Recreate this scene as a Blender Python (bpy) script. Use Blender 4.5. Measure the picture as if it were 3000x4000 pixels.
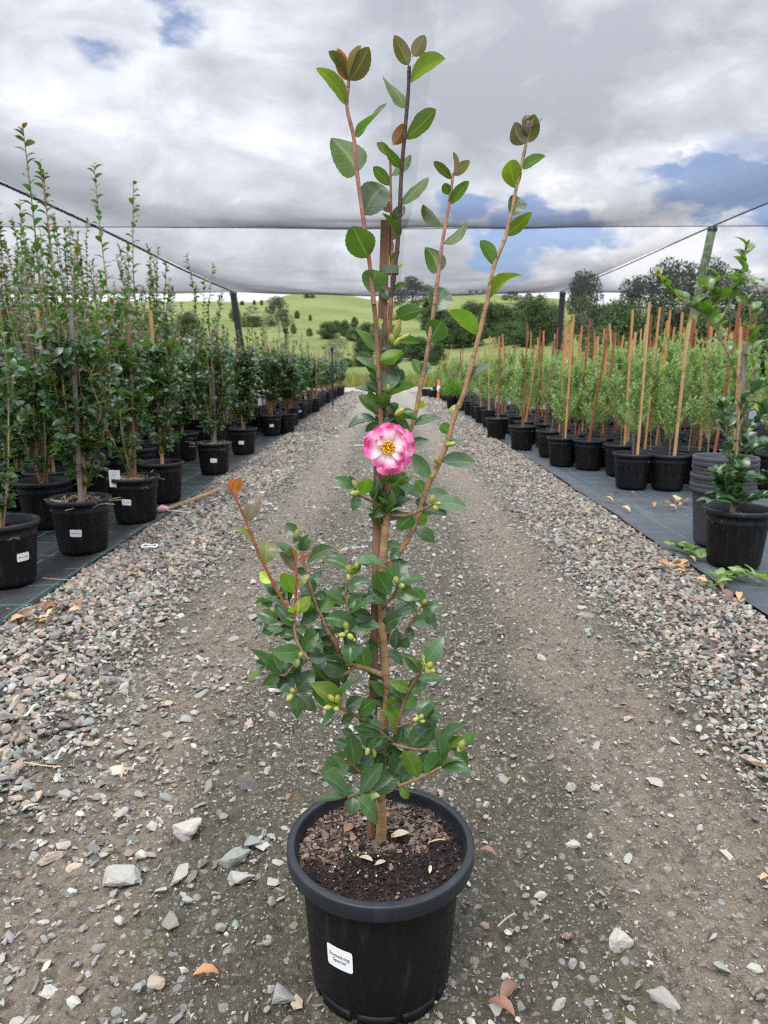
import bpy, bmesh, math, random
import numpy as np
from mathutils import Vector, Matrix
R = math.radians
for o in list(bpy.data.objects): bpy.data.objects.remove(o)
SC = bpy.context.scene
COL = SC.collection
random.seed(7); RNG = np.random.default_rng(7)

# ------------------------------------------------------------------ camera
CAMH = 1.10; PITCH = R(11.6); YAW = 0.0066; FPX = 2773.0
cam_d = bpy.data.cameras.new("camera"); cam = bpy.data.objects.new("camera", cam_d); COL.objects.link(cam)
cam_d.sensor_fit = 'HORIZONTAL'; cam_d.sensor_width = 36.0; cam_d.lens = 36.0*FPX/3000.0
cam_d.clip_start = 0.05; cam_d.clip_end = 5000
cam.location = (0, 0, CAMH); cam.rotation_euler = (math.pi/2-PITCH, 0, YAW)
cam_d.dof.use_dof = True; cam_d.dof.focus_distance = 1.25; cam_d.dof.aperture_fstop = 11.0
SC.camera = cam

# ------------------------------------------------------------------ world, sun, exposure
SUN_EL, SUN_AZ = R(58), R(205)
W = bpy.data.worlds.new("World"); SC.world = W; W.use_nodes = True
SC.view_settings.view_transform = 'Standard'; SC.view_settings.look = 'None'
SC.view_settings.gamma = 1.0; SC.view_settings.exposure = 1.05
SC.view_settings.use_curve_mapping = False
SC.cycles.transparent_max_bounces = 24; SC.cycles.max_bounces = 7
SC.cycles.use_denoising = False; SC.cycles.filter_width = 1.15
SC.cycles.sample_clamp_indirect = 6.0

def ray(px, py):
    """direction of the photo ray through pixel (3000x4000)"""
    f = np.array([-math.sin(YAW)*math.cos(PITCH), math.cos(YAW)*math.cos(PITCH), -math.sin(PITCH)])
    r = np.array([math.cos(YAW), math.sin(YAW), 0.0]); u = np.cross(r, f)
    return f*FPX + r*(px-1500.0) - u*(py-2000.0)
def P(px, py, Y):
    d = ray(px, py); return np.array([0, 0, CAMH]) + d*(Y/d[1])
def G(px, py, z=0.0):
    d = ray(px, py); return np.array([0, 0, CAMH]) + d*((z-CAMH)/d[2])

class NT:
    """small node-tree helper"""
    def __init__(s, tree): s.t = tree; s.t.nodes.clear()
    def n(s, ty, inp=None, **kw):
        nd = s.t.nodes.new(ty)
        for k, v in kw.items(): setattr(nd, k, v)
        for k, v in (inp or {}).items():
            sk = nd.inputs[k]
            if isinstance(v, bpy.types.NodeSocket): s.t.links.new(v, sk)
            elif isinstance(v, bpy.types.Node): s.t.links.new(v.outputs[0], sk)
            else: sk.default_value = v
        return nd
    def math(s, op, a, b=0.0, c=0.0, clamp=False): return s.n('ShaderNodeMath', {0: a, 1: b, 2: c}, operation=op, use_clamp=clamp).outputs[0]
    def mr(s, v, a, b, c=0.0, d=1.0): return s.n('ShaderNodeMapRange', {0: v, 1: a, 2: b, 3: c, 4: d}, interpolation_type='SMOOTHSTEP').outputs[0]
    def mix(s, f, a, b, blend='MIX'):
        m = s.n('ShaderNodeMix', data_type='RGBA', blend_type=blend)
        for i, v in ((0, f), (6, a), (7, b)):
            if isinstance(v, bpy.types.NodeSocket): s.t.links.new(v, m.inputs[i])
            else: m.inputs[i].default_value = v if not isinstance(v, tuple) or len(v) == 4 else (*v, 1)
        return m.outputs[2]
    def noise(s, vec, scale, detail=4.0, rough=0.55, dist=0.0):
        return s.n('ShaderNodeTexNoise', {'Vector': vec, 'Scale': scale, 'Detail': detail, 'Roughness': rough, 'Distortion': dist}).outputs[0]

# sky : Nishita blue seen through gaps in a broken layer of cumulus
nt = NT(W.node_tree)
sky = nt.n('ShaderNodeTexSky', sky_type='NISHITA', sun_disc=False, sun_elevation=SUN_EL, sun_rotation=SUN_AZ, altitude=100, air_density=1.0, dust_density=1.0, ozone_density=1.0)
dirv = nt.n('ShaderNodeTexCoord').outputs['Generated']
sep = nt.n('ShaderNodeSeparateXYZ', {0: dirv})
mp = nt.n('ShaderNodeMapping', {'Vector': dirv, 'Scale': (1.0, 1.0, 2.1)}).outputs[0]
def blob(px, py, r0, r1, warp):
    d = ray(px, py); d = d/np.linalg.norm(d)
    vv = nt.n('ShaderNodeVectorMath', {0: warp, 1: (float(d[0]), float(d[1]), float(d[2])*1.0)}, operation='SUBTRACT').outputs[0]
    vv = nt.n('ShaderNodeVectorMath', {0: vv, 1: (1.0, 1.0, 2.0)}, operation='MULTIPLY').outputs[0]
    ln = nt.n('ShaderNodeVectorMath', {0: vv}, operation='LENGTH').outputs[1]
    return nt.mr(ln, r0, r1, 1.0, 0.0)
wn = nt.n('ShaderNodeTexNoise', {'Vector': mp, 'Scale': 5.0, 'Detail': 6.0, 'Roughness': 0.55}).outputs[1]
wv = nt.n('ShaderNodeVectorMath', {0: wn, 1: (0.5, 0.5, 0.5)}, operation='SUBTRACT').outputs[0]
wv = nt.n('ShaderNodeVectorMath', {0: wv, 'Scale': 0.30}, operation='SCALE').outputs[0]
warp = nt.n('ShaderNodeVectorMath', {0: dirv, 1: wv}, operation='ADD').outputs[0]
n1 = nt.noise(mp, 3.4, 9.0, 0.56, 0.25)
n2 = nt.noise(mp, 7.5, 10.0, 0.60, 0.5)
gap = None
for (bx, by, r0, r1) in ((2900, 770, 0.07, 0.105), (2640, 720, .02, .05), (2100, 985, 0.05, 0.085), (2350, 960, 0.02, 0.06), (330, 150, 0.0, 0.05), (720, 10, 0.0, 0.045), (3300, 700, .05, .2), (1900, 965, 0.03, 0.06)):
    b_ = blob(bx, by, r0, r1, warp)
    gap = b_ if gap is None else nt.math('MAXIMUM', gap, b_)
br = nt.math('ADD', nt.math('MULTIPLY', n1, 0.9), nt.math('MULTIPLY', n2, 0.75))
for (bx, by, r0, r1, k) in ((1050, 520, .02, .20, .17), (350, 250, .03, .30, .01), (2350, 780, .02, .22, .22), (2800, 640, .02, .14, .2), (1700, 330, .05, .40, -.16), (2600, 330, .1, .45, -.16), (1500, 860, .03, .22, -.10), (500, 800, .05, .3, .06), (1050, 1080, .02, .2, .10), (2500, 1040, .02, .2, .20), (1000,300,.05,.3,-.05)):
    br = nt.math('ADD', br, nt.math('MULTIPLY', blob(bx, by, r0, r1, warp), k))
brt = nt.n('ShaderNodeValToRGB', {0: br})
cr = brt.color_ramp; cr.elements[0].position = 0.56; cr.elements[0].color = (0.40, 0.425, 0.48, 1); cr.elements[1].position = 1.12; cr.elements[1].color = (.95, .96, .99, 1)
e = cr.elements.new(0.78); e.color = (0.57, 0.60, 0.66, 1); e = cr.elements.new(0.96); e.color = (0.80, 0.825, 0.88, 1)
CLOUD_K = 7.9
cloud = nt.mix(1.0, brt.outputs[0], (CLOUD_K, CLOUD_K, CLOUD_K), 'MULTIPLY')
skyb = nt.mix(1.0, sky.outputs[0], (.62, .70, .92), 'MULTIPLY')
skyc = nt.mix(nt.math('MULTIPLY', gap, 0.80), cloud, skyb)
zen = nt.mr(sep.outputs[2], .50, .85, 1.0, 3.0); zc = nt.n('ShaderNodeCombineColor', {0: zen, 1: zen, 2: zen}).outputs[0]
skyc = nt.mix(1.0, skyc, zc, 'MULTIPLY')
bg = nt.n('ShaderNodeBackground', {'Color': skyc, 'Strength': 0.10})
nt.n('ShaderNodeOutputWorld', {0: bg})
W.cycles.sampling_method = 'MANUAL'; W.cycles.sample_map_resolution = 512

sd = bpy.data.lights.new("sun", 'SUN'); sd.energy = 1.3; sd.angle = R(28); sd.color = (1.0, 0.96, 0.9)
sun = bpy.data.objects.new("sun", sd); COL.objects.link(sun)
sun.rotation_euler = (math.pi/2-SUN_EL, 0, math.pi-SUN_AZ)

# ------------------------------------------------------------------ helpers
def smooth(a, b, x): t = np.clip((x-a)/(b-a), 0, 1); return t*t*(3-2*t)
def vnoise(x, y, seed=0):
    xi = np.floor(x).astype(np.int64); yi = np.floor(y).astype(np.int64); xf = x-xi; yf = y-yi
    def h(a, b):
        n = (a*374761393 + b*668265263 + seed*1442695041) & 0xffffffff
        n = ((n ^ (n >> 13))*1274126177) & 0xffffffff
        return ((n ^ (n >> 16)) & 0xffff)/65535.0
    u = xf*xf*(3-2*xf); v = yf*yf*(3-2*yf)
    return (h(xi, yi)*(1-u)+h(xi+1, yi)*u)*(1-v)+(h(xi, yi+1)*(1-u)+h(xi+1, yi+1)*u)*v
def fbm(x, y, oct=4, seed=0):
    s = 0; a = 0.5; f = 1.0
    for i in range(oct): s = s+a*(vnoise(x*f+i*17.3, y*f-i*9.1, seed+i)-0.5); a *= 0.5; f *= 2.03
    return s
def data_mesh(name, V, F, col=None, uv=None, smooth_=True, mat=None):
    """V (n,3), F (m,k) constant polygon size or list of arrays"""
    me = bpy.data.meshes.new(name); V = np.asarray(V, dtype=np.float32)
    if isinstance(F, np.ndarray): F = [F]
    F = [np.asarray(f, dtype=np.int32) for f in F if len(f)]
    loops = np.concatenate([f.ravel() for f in F]); tot = np.concatenate([np.full(len(f), f.shape[1], dtype=np.int32) for f in F])
    st = np.concatenate([[0], np.cumsum(tot)[:-1]]).astype(np.int32)
    me.vertices.add(len(V)); me.vertices.foreach_set('co', V.ravel())
    me.loops.add(len(loops)); me.loops.foreach_set('vertex_index', loops)
    me.polygons.add(len(tot)); me.polygons.foreach_set('loop_start', st)
    me.polygons.foreach_set('use_smooth', np.full(len(tot), smooth_, dtype=bool))
    if col is not None:
        a = me.color_attributes.new('Col', 'FLOAT_COLOR', 'POINT')
        c = np.ones((len(V), 4), dtype=np.float32); c[:, :3] = col; a.data.foreach_set('color', c.ravel())
    if uv is not None:
        l = me.uv_layers.new(name='UVMap'); l.data.foreach_set('uv', np.asarray(uv, dtype=np.float32)[loops].ravel())
    me.update(calc_edges=True); me.validate()
    if mat: me.materials.append(mat)
    return me
class MB:
    """collects pieces into one mesh"""
    def __init__(s): s.V = []; s.F3 = []; s.F4 = []; s.C = []; s.U = []; s.k = 0
    def add(s, V, F, col=(1, 1, 1), uv=None):
        V = np.asarray(V, float).reshape(-1, 3); F = np.asarray(F, dtype=np.int64)
        s.V.append(V); c = np.asarray(col, float); s.C.append(np.broadcast_to(c, V.shape) if c.ndim == 1 else c)
        s.U.append(np.zeros((len(V), 2)) if uv is None else uv)
        (s.F3 if F.shape[1] == 3 else s.F4).append(F+s.k); s.k += len(V)
    def mesh(s, name, mat=None, smooth_=True):
        F = []
        if s.F3: F.append(np.concatenate(s.F3))
        if s.F4: F.append(np.concatenate(s.F4))
        return data_mesh(name, np.concatenate(s.V), F, np.concatenate(s.C), np.concatenate(s.U), smooth_, mat)
    def tube(s, pts, rad, n=7, col=(1, 1, 1), cap=True):
        pts = np.asarray(pts, float); m = len(pts); rad = np.broadcast_to(np.asarray(rad, float), (m,))
        t = np.gradient(pts, axis=0); t /= np.linalg.norm(t, axis=1)[:, None]+1e-9
        ref = np.array([0.31, 0.93, 0.17]) if abs(t[0][2]) > .6 else np.array([0., 0, 1])
        a = np.cross(t, ref); a /= np.linalg.norm(a, axis=1)[:, None]+1e-9; b = np.cross(t, a)
        th = np.arange(n)*2*math.pi/n
        V = pts[:, None]+rad[:, None, None]*(np.cos(th)[None, :, None]*a[:, None]+np.sin(th)[None, :, None]*b[:, None])
        i = np.arange(m-1)[:, None]*n; j = np.arange(n)[None]; j2 = (j+1) % n
        F = np.stack([i+j, i+j2, i+n+j2, i+n+j], -1).reshape(-1, 4)
        ln = np.concatenate([[0], np.cumsum(np.linalg.norm(np.diff(pts, axis=0), axis=1))])
        uv = np.stack([np.broadcast_to(th/(2*math.pi), (m, n)), np.broadcast_to(ln[:, None], (m, n))], -1).reshape(-1, 2)
        c = np.asarray(col, float); c = c if c.ndim == 1 else np.repeat(c, n, axis=0)
        s.add(V.reshape(-1, 3), F, c, uv)
        if cap:
            for k, rv in ((0, 1), (m-1, -1)):
                V2 = np.concatenate([V[k], pts[k:k+1]]); F2 = np.array([[x, (x+1) % n, n] if rv < 0 else [(x+1) % n, x, n] for x in range(n)])
                s.add(V2, F2, c if c.ndim == 1 else c[k*n])
    def lathe(s, prof, n=48, col=(1, 1, 1), close=False):
        prof = np.asarray(prof, float); m = len(prof); th = np.arange(n)*2*math.pi/n
        V = np.stack([prof[:, None, 0]*np.cos(th), prof[:, None, 0]*np.sin(th), np.broadcast_to(prof[:, None, 1], (m, n))], -1)
        i = np.arange(m-1)[:, None]*n; j = np.arange(n)[None]; j2 = (j+1) % n
        s.add(V.reshape(-1, 3), np.stack([i+j, i+j2, i+n+j2, i+n+j], -1).reshape(-1, 4), col)
    def box(s, a, b, w, d, up=None, col=(1, 1, 1)):
        """square bar from a to b"""
        a = np.asarray(a, float); b = np.asarray(b, float); t = b-a; t /= np.linalg.norm(t)
        r = np.cross(t, up if up is not None else (0.0, 1, 0.02)); r /= np.linalg.norm(r); q = np.cross(r, t)
        V = [p+r*sx*w/2+q*sy*d/2 for p in (a, b) for sx, sy in ((-1, -1), (1, -1), (1, 1), (-1, 1))]
        L = np.linalg.norm(b-a); uv = np.array([[x, y] for y in (0, L) for x in (0, .25, .5, .75)])
        s.add(V, [[0, 1, 5, 4], [1, 2, 6, 5], [2, 3, 7, 6], [3, 0, 4, 7], [3, 2, 1, 0], [4, 5, 6, 7]], col, uv)
def rows(a): return a/(np.linalg.norm(a, axis=-1, keepdims=True)+1e-9)
def leaves(mb, B, T, N, Wd, C, nseg=6, half=1, fold=0.22, arc=0.12, droop=0.0, serr=0.0, ripple=0.0, sharp=0.75, twist=0.0):
    """ovate leaves, vectorised. B,T (n,3) base/tip, N up normal, Wd width, C colour"""
    B = np.asarray(B, float); T = np.asarray(T, float); n = len(B); D = T-B; L = np.linalg.norm(D, axis=1, keepdims=True); d = D/(L+1e-9)
    N = np.asarray(N, float); N = rows(N-d*np.sum(N*d, 1, keepdims=True)); S = np.cross(d, N); Wd = np.broadcast_to(np.asarray(Wd, float), (n,))
    v = np.linspace(0, 1, nseg+1); vv = np.clip((v-0.05)/0.95, 0, 1)
    prof = vv**(0.62 if sharp < .8 else .70)*(1-vv)**sharp; prof /= prof.max(); prof = np.maximum(prof, np.where(v < .08, .05, 0)); prof[-1] = 0.0
    u = np.linspace(-1, 1, 2*half+1)
    fold = np.broadcast_to(np.asarray(fold, float), (n,)); arc = np.broadcast_to(np.asarray(arc, float), (n,))
    w = prof[None, :, None]*(Wd/2)[:, None, None]*np.ones((n, 1, 1))
    if serr: w = w*(1+serr*np.where(np.arange(nseg+1) % 2 == 0, 1, -1))[None, :, None]
    au = np.abs(u)
    pos = B[:, None, None]+D[:, None, None]*v[None, :, None, None]
    pos = pos+S[:, None, None]*(u[None, None, :]*w)[..., None]
    hgt = fold[:, None, None]*w*au[None, None]*1.0+(arc[:, None]*L*(4*v*(1-v))[None])[:, :, None]-(droop*L*(v**2)[None])[:, :, None]
    if ripple: hgt = hgt+ripple*L[:, :, None]*np.sin(v*19+RNG.random((n, 1))*6)[:, :, None]*au[None, None]*prof[None, :, None]
    pos = pos+N[:, None, None]*hgt[..., None]
    if twist:
        tw = (RNG.normal(size=(n, 1))*twist)*(v[None]-.25); off = (u[None, None, :]*w); pos = pos+(N[:, None, None]*(np.sin(tw)[:, :, None]*off)[..., None]-S[:, None, None]*((1-np.cos(tw))[:, :, None]*off)[..., None])
        sb = RNG.normal(size=(n, 1))*.05*L; pos = pos+S[:, None, None]*(sb*(4*v*(1-v))[None])[:, :, None, None]
    nc = len(u); k = (nseg+1)*nc
    i = np.arange(nseg)[:, None]*nc; j = np.arange(nc-1)[None]
    f = np.stack([i+j, i+j+1, i+nc+j+1, i+nc+j], -1).reshape(-1, 4)
    F = (f[None]+(np.arange(n)*k)[:, None, None]).reshape(-1, 4)
    uv = np.stack(np.broadcast_arrays(u[None, :]*0.5+0.5, v[:, None]), -1).reshape(-1, 2)
    C = np.broadcast_to(np.asarray(C, float), (n, 3))
    mb.add(pos.reshape(-1, 3), F, np.repeat(C, k, axis=0), np.tile(uv, (n, 1)))
def link(name, me, parent=None, loc=None):
    o = bpy.data.objects.new(name, me); COL.objects.link(o)
    if parent: o.parent = parent
    if loc is not None: o.location = loc
    return o
def tag(o, label, cat=None, group=None, kind=None):
    if label: o['label'] = label
    if cat: o['category'] = cat
    if group: o['group'] = group
    if kind: o['kind'] = kind
    return o
def thing(name, label, cat, loc=(0, 0, 0), rz=0.0, group=None, scale=1.0):
    o = bpy.data.objects.new(name, None); COL.objects.link(o); o.empty_display_size = .05
    o.location = loc; o.rotation_euler = (0, 0, rz); o.scale = (scale,)*3
    return tag(o, label, cat, group)
ORD = "first second third fourth fifth sixth seventh eighth ninth tenth eleventh twelfth thirteenth fourteenth fifteenth sixteenth seventeenth eighteenth nineteenth twentieth".split()
def ordn(i):
    if i < 20: return ORD[i]
    t = {2: 'twenty', 3: 'thirty', 4: 'forty', 5: 'fifty'}[(i+1)//10]
    return {'twenty': 'twentieth', 'thirty': 'thirtieth', 'forty': 'fortieth', 'fifty': 'fiftieth'}[t] if (i+1) % 10 == 0 else t+'-'+ORD[(i+1) % 10-1]

# ------------------------------------------------------------------ materials
def mat(name):
    m = bpy.data.materials.new(name); m.use_nodes = True; return m, NT(m.node_tree)
def simple(name, col, rough=0.6, nscale=0, namp=0.3, bump=0.0, spec=0.5, vcol=False, bscale=None):
    m, t = mat(name); oc = t.n('ShaderNodeTexCoord').outputs['Object']
    base = t.n('ShaderNodeVertexColor', layer_name='Col').outputs[0] if vcol else None
    c = (*col, 1)
    if base is not None: cc = t.mix(1.0, base, c, 'MULTIPLY')
    else: cc = t.n('ShaderNodeRGB'); cc.outputs[0].default_value = c; cc = cc.outputs[0]
    if nscale:
        nz = t.noise(oc, nscale, 6, .6); f = t.math('MULTIPLY_ADD', nz, 2*namp, 1-namp)
        fc = t.n('ShaderNodeCombineColor', {0: f, 1: f, 2: f}).outputs[0]; cc = t.mix(1.0, cc, fc, 'MULTIPLY')
    p = {'Base Color': cc, 'Roughness': rough, 'Specular IOR Level': spec}
    if bump: p['Normal'] = t.n('ShaderNodeBump', {'Height': t.noise(oc, bscale or nscale or 20, 6, .6), 'Strength': bump, 'Distance': .01}).outputs[0]
    t.n('ShaderNodeOutputMaterial', {0: t.n('ShaderNodeBsdfPrincipled', p)}); return m
def leaf_mat(name, rough=0.36, trans=0.35, under=(1.35, 1.45, 1.1), vein=0.6, spec=0.5):
    m, t = mat(name); col = t.n('ShaderNodeVertexColor', layer_name='Col').outputs[0]
    uv = t.n('ShaderNodeSeparateXYZ', {0: t.n('ShaderNodeUVMap', uv_map='UVMap').outputs[0]})
    au = t.math('ABSOLUTE', t.math('SUBTRACT', uv.outputs[0], .5))
    mid = t.mr(au, 0.015, 0.05, 1.0, 0.0)
    lat = t.math('SINE', t.math('MULTIPLY', t.math('SUBTRACT', uv.outputs[1], t.math('MULTIPLY', au, .55)), 58.0))
    lat = t.math('MULTIPLY', t.mr(lat, .6, 1.0), .22)
    rim = t.mr(au, 0.455, 0.5, 0.0, 0.5)
    f = t.math('MULTIPLY', t.math('MAXIMUM', t.math('MAXIMUM', mid, lat), rim), vein)
    oc = t.n('ShaderNodeTexCoord').outputs['Object']
    spk = t.math('MULTIPLY', t.mr(t.noise(oc, 150, 3, .6), .66, .72), .65*bool(vein > .5)); pale = t.math('MULTIPLY', t.mr(t.noise(oc, 24, 4, .6), .55, .75), .22)
    nz = t.noise(oc, 60, 4, .6); fv = t.math('MULTIPLY_ADD', nz, .7, .65); fvc = t.n('ShaderNodeCombineColor', {0: fv, 1: fv, 2: fv}).outputs[0]
    c = t.mix(1.0, col, fvc, 'MULTIPLY')
    c = t.mix(spk, t.mix(pale, c, (.13, .17, .11, 1)), (.09, .06, .025, 1))
    c2 = t.mix(f, c, t.mix(1.0, t.mix(.5, c, (.16, .26, .05)), (1.3, 1.3, 1.1), 'MULTIPLY'))
    back = t.n('ShaderNodeNewGeometry').outputs['Backfacing']
    c3 = t.mix(back, c2, t.mix(1.0, c2, under, 'MULTIPLY'))
    rg = t.math('MULTIPLY_ADD', back, .25, rough)
    bp = t.n('ShaderNodeBump', {'Height': t.math('ADD', t.math('MULTIPLY', lat, -1.0), nz), 'Strength': .25, 'Distance': .002}).outputs[0]
    pb = t.n('ShaderNodeBsdfPrincipled', {'Base Color': c3, 'Roughness': rg, 'Specular IOR Level': spec, 'Normal': bp})
    tr = t.n('ShaderNodeBsdfTranslucent', {'Color': t.mix(1.0, t.mix(.18, c3, (.16, .26, .03)), (1.5, 1.7, .9), 'MULTIPLY')})
    t.n('ShaderNodeOutputMaterial', {0: t.n('ShaderNodeMixShader', {0: trans, 1: pb, 2: tr})}); return m
M_LEAF = leaf_mat('camellia_leaf', rough=.29, spec=.65); M_LEAFB = leaf_mat('camellia_leaf_bed', rough=.27, trans=.25, vein=.3, spec=.8)
M_OLIVE = leaf_mat('sapling_leaf', rough=.5, trans=.3, vein=.15, under=(1.7, 1.7, 1.8))
M_TREE = leaf_mat('tree_leaf', rough=.6, trans=.06, vein=.0, spec=.2)
M_STEM = simple('bark_stem', (1, 1, 1), .75, 40, .35, .5, vcol=True)
def wood_mat(name, a, b):
    m, t = mat(name); oc = t.n('ShaderNodeTexCoord').outputs['Object']
    mpn = t.n('ShaderNodeMapping', {'Vector': oc, 'Scale': (90, 90, 3.5)}).outputs[0]
    nz = t.noise(mpn, 1.6, 8, .65, .4); nb = t.noise(oc, 5, 4, .6)
    c = t.mix(t.mr(nz, .3, .7), (*a, 1), (*b, 1)); c = t.mix(t.math('MULTIPLY', t.mr(nb, .45, .7), .5), c, (a[0]*.45, a[1]*.45, a[2]*.45, 1))
    bp = t.n('ShaderNodeBump', {'Height': nz, 'Strength': .5, 'Distance': .004}).outputs[0]
    t.n('ShaderNodeOutputMaterial', {0: t.n('ShaderNodeBsdfPrincipled', {'Base Color': c, 'Roughness': .8, 'Normal': bp, 'Specular IOR Level': .3})}); return m
M_STAKE = wood_mat('stake_wood', (.135, .068, .045), (.26, .15, .10))
M_STK_O = wood_mat('stake_orange', (.42, .20, .075), (.58, .33, .14))
M_STK_R = wood_mat('stake_red', (.19, .062, .035), (.30, .11, .06))
M_STK_T = wood_mat('stake_tan', (.42, .25, .11), (.58, .38, .2))
M_STK_G = wood_mat('stake_grey', (.17, .135, .125), (.30, .25, .23))
def plastic(name, col, rough, dusty=.25):
    m, t = mat(name); oc = t.n('ShaderNodeTexCoord').outputs['Object']
    mpn = t.n('ShaderNodeMapping', {'Vector': oc, 'Scale': (26, 26, 4)}).outputs[0]
    st = t.noise(mpn, 1.5, 6, .6); sp = t.noise(oc, 330, 2, .5); n3 = t.noise(oc, 9, 5, .6)
    f = t.math('MULTIPLY', t.mr(st, .5, .8), dusty); f = t.math('ADD', f, t.math('MULTIPLY', t.mr(sp, .72, .8), .35))
    c = t.mix(f, (*col, 1), (.075, .07, .065, 1))
    rg = t.math('MULTIPLY_ADD', n3, .25, rough)
    bp = t.n('ShaderNodeBump', {'Height': t.noise(oc, 140, 3, .5), 'Strength': .06, 'Distance': .003}).outputs[0]
    t.n('ShaderNodeOutputMaterial', {0: t.n('ShaderNodeBsdfPrincipled', {'Base Color': c, 'Roughness': rg, 'Normal': bp, 'Specular IOR Level': .30})}); return m
M_POT = plastic('black_plastic', (.0045, .0045, .0058), .40, .34); M_RIM = plastic('rim_plastic', (.016, .019, .025), .27)  # rim base lighter and bluer than the pot: sky reflection put into its colour
M_POTG = plastic('grey_dusty_plastic', (.058, .063, .074), .5, .5)
M_PAPER = simple('label_paper', (.78, .80, .82), .5, 30, .04)
M_INK = simple('ink', (.03, .04, .07), .6)
M_SOIL = simple('potting_mix', (1, 1, 1), .95, 120, .5, .8, .2, vcol=True)
M_STONE = simple('stone', (1, 1, 1), .85, 45, .22, .5, .3, vcol=True, bscale=70)
M_METAL = simple('dark_post_paint', (.012, .013, .016), .5, 12, .4, .1)
M_WIRE = simple('wire', (.02, .02, .022), .5)
M_DRY = leaf_mat('dry_leaf', rough=.6, trans=.2, vein=.4, under=(1.1, 1.05, 1.0), spec=.3)

# ------------------------------------------------------------------ terrain
SKYL = [(-1500, 150), (-400, 185), (300, 225), (800, 238), (1000, 238), (1080, 252), (1130, 266), (1250, 276), (1330, 273), (1420, 256), (1500, 243), (1650, 250), (1800, 270), (1900, 270), (2050, 256), (2150, 250), (2300, 225), (2600, 205), (3000, 190), (3600, 170), (4600, 150)]
_sx = np.array([math.atan2(a-1518, FPX*1.02) for a, b in SKYL]); _sy = np.array([b/2830.0 for a, b in SKYL])
def terrain(az, r):
    """ground height at azimuth (0 = along the drive, + right) and distance"""
    az = np.asarray(az, float); r = np.asarray(r, float)
    ridge = np.interp(az, _sx, _sy)*420.0+1.1
    spur = 0.5+fbm(az*7.0+3, np.zeros_like(az)+.5, 3, 5)*1.2
    t = np.clip((r-85-30*spur)/(420-85-30*spur), 0, 1.0)
    z = ridge*(t**(0.95+0.35*spur))
    z = z+fbm(az*16, r*.022, 4, 9)*7.0*t*(1-t)*4*.45
    z = z+np.clip(r-420, 0, None)*-.04
    z = np.where(r < 38, -.06, z-.06*(1-smooth(38, 40, r)))
    return z
def az_of(px): d = ray(px, 1432); return math.atan2(d[0], d[1])
azs = np.concatenate([np.linspace(-math.pi, -.75, 40, endpoint=False), np.linspace(-.75, .75, 300), np.linspace(.75, math.pi, 41)[1:]])
rs = np.concatenate([[0.4], np.geomspace(1.5, 38, 14), np.linspace(41, 440, 130), np.geomspace(480, 1500, 8)])
A, Q = np.meshgrid(azs, rs)
Z = terrain(A, Q); V = np.stack([np.sin(A)*Q, np.cos(A)*Q, Z], -1).reshape(-1, 3)
na = len(azs); i = np.arange(len(rs)-1)[:, None]*na; j = np.arange(na-1)[None]
F = np.stack([i+j, i+j+1, i+na+j+1, i+na+j], -1).reshape(-1, 4)
m, t = mat('pasture'); oc = t.n('ShaderNodeTexCoord').outputs['Object']
c = t.mix(t.mr(t.noise(oc, .02, 6, .6), .35, .65), (.118, .150, .048, 1), (.165, .185, .070, 1))
sc_ = t.n('ShaderNodeMapping', {'Vector': oc, 'Scale': (.05, .05, 1.1)}).outputs[0]
c = t.mix(t.math('MULTIPLY', t.mr(t.noise(sc_, .55, 5, .6), .5, .68), .5), c, (.085, .105, .04, 1))  # darker terrace bands: slope shading put into the grass colour
c = t.mix(t.math('MULTIPLY', t.mr(t.noise(oc, .35, 6, .7), .5, .75), .45), c, (.20, .22, .06, 1))
t.n('ShaderNodeOutputMaterial', {0: t.n('ShaderNodeBsdfPrincipled', {'Base Color': c, 'Roughness': 1.0, 'Specular IOR Level': .1, 'Normal': t.n('ShaderNodeBump', {'Height': t.noise(oc, 1.5, 6, .7), 'Strength': .6, 'Distance': .5}).outputs[0]})})
tag(link('terrain', data_mesh('terrain', V, F, mat=m)), 'green pasture hills rolling up behind the nursery beds', kind='structure')

# driveway with ruts
def gz(x, y):
    ax = np.abs(x)
    sh = .034*smooth(1.0, 1.42, ax)-.03*smooth(1.5, 1.72, ax)
    rut = -.014*np.exp(-((ax-.74)/.24)**2)
    return sh*(1+.8*fbm(x*1.3, y*1.3, 2, 3))+rut+fbm(x*2.2, y*2.2, 3, 11)*.03+fbm(x*14, y*14, 3, 21)*.012
ys = [0.2]; st = .011
while ys[-1] < 38.5: ys.append(ys[-1]+max(.011, .0042*ys[-1]))
ys = np.array(ys); xs = np.concatenate([np.linspace(-1.78, 1.78, 260)])
X, Y = np.meshgrid(xs, ys); Z = gz(X, Y)
fine = (fbm(X*48, Y*48, 3, 31)*.030)*(1-smooth(4, 8, Y))
crust = np.abs(fbm(X*24, Y*24, 3, 41))*-.055*(1-smooth(3, 7, Y))
Z = Z+fine+crust; nx = len(xs)
i = np.arange(len(ys)-1)[:, None]*nx; j = np.arange(nx-1)[None]
F = np.stack([i+j, i+j+1, i+nx+j+1, i+nx+j], -1).reshape(-1, 4)
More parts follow.
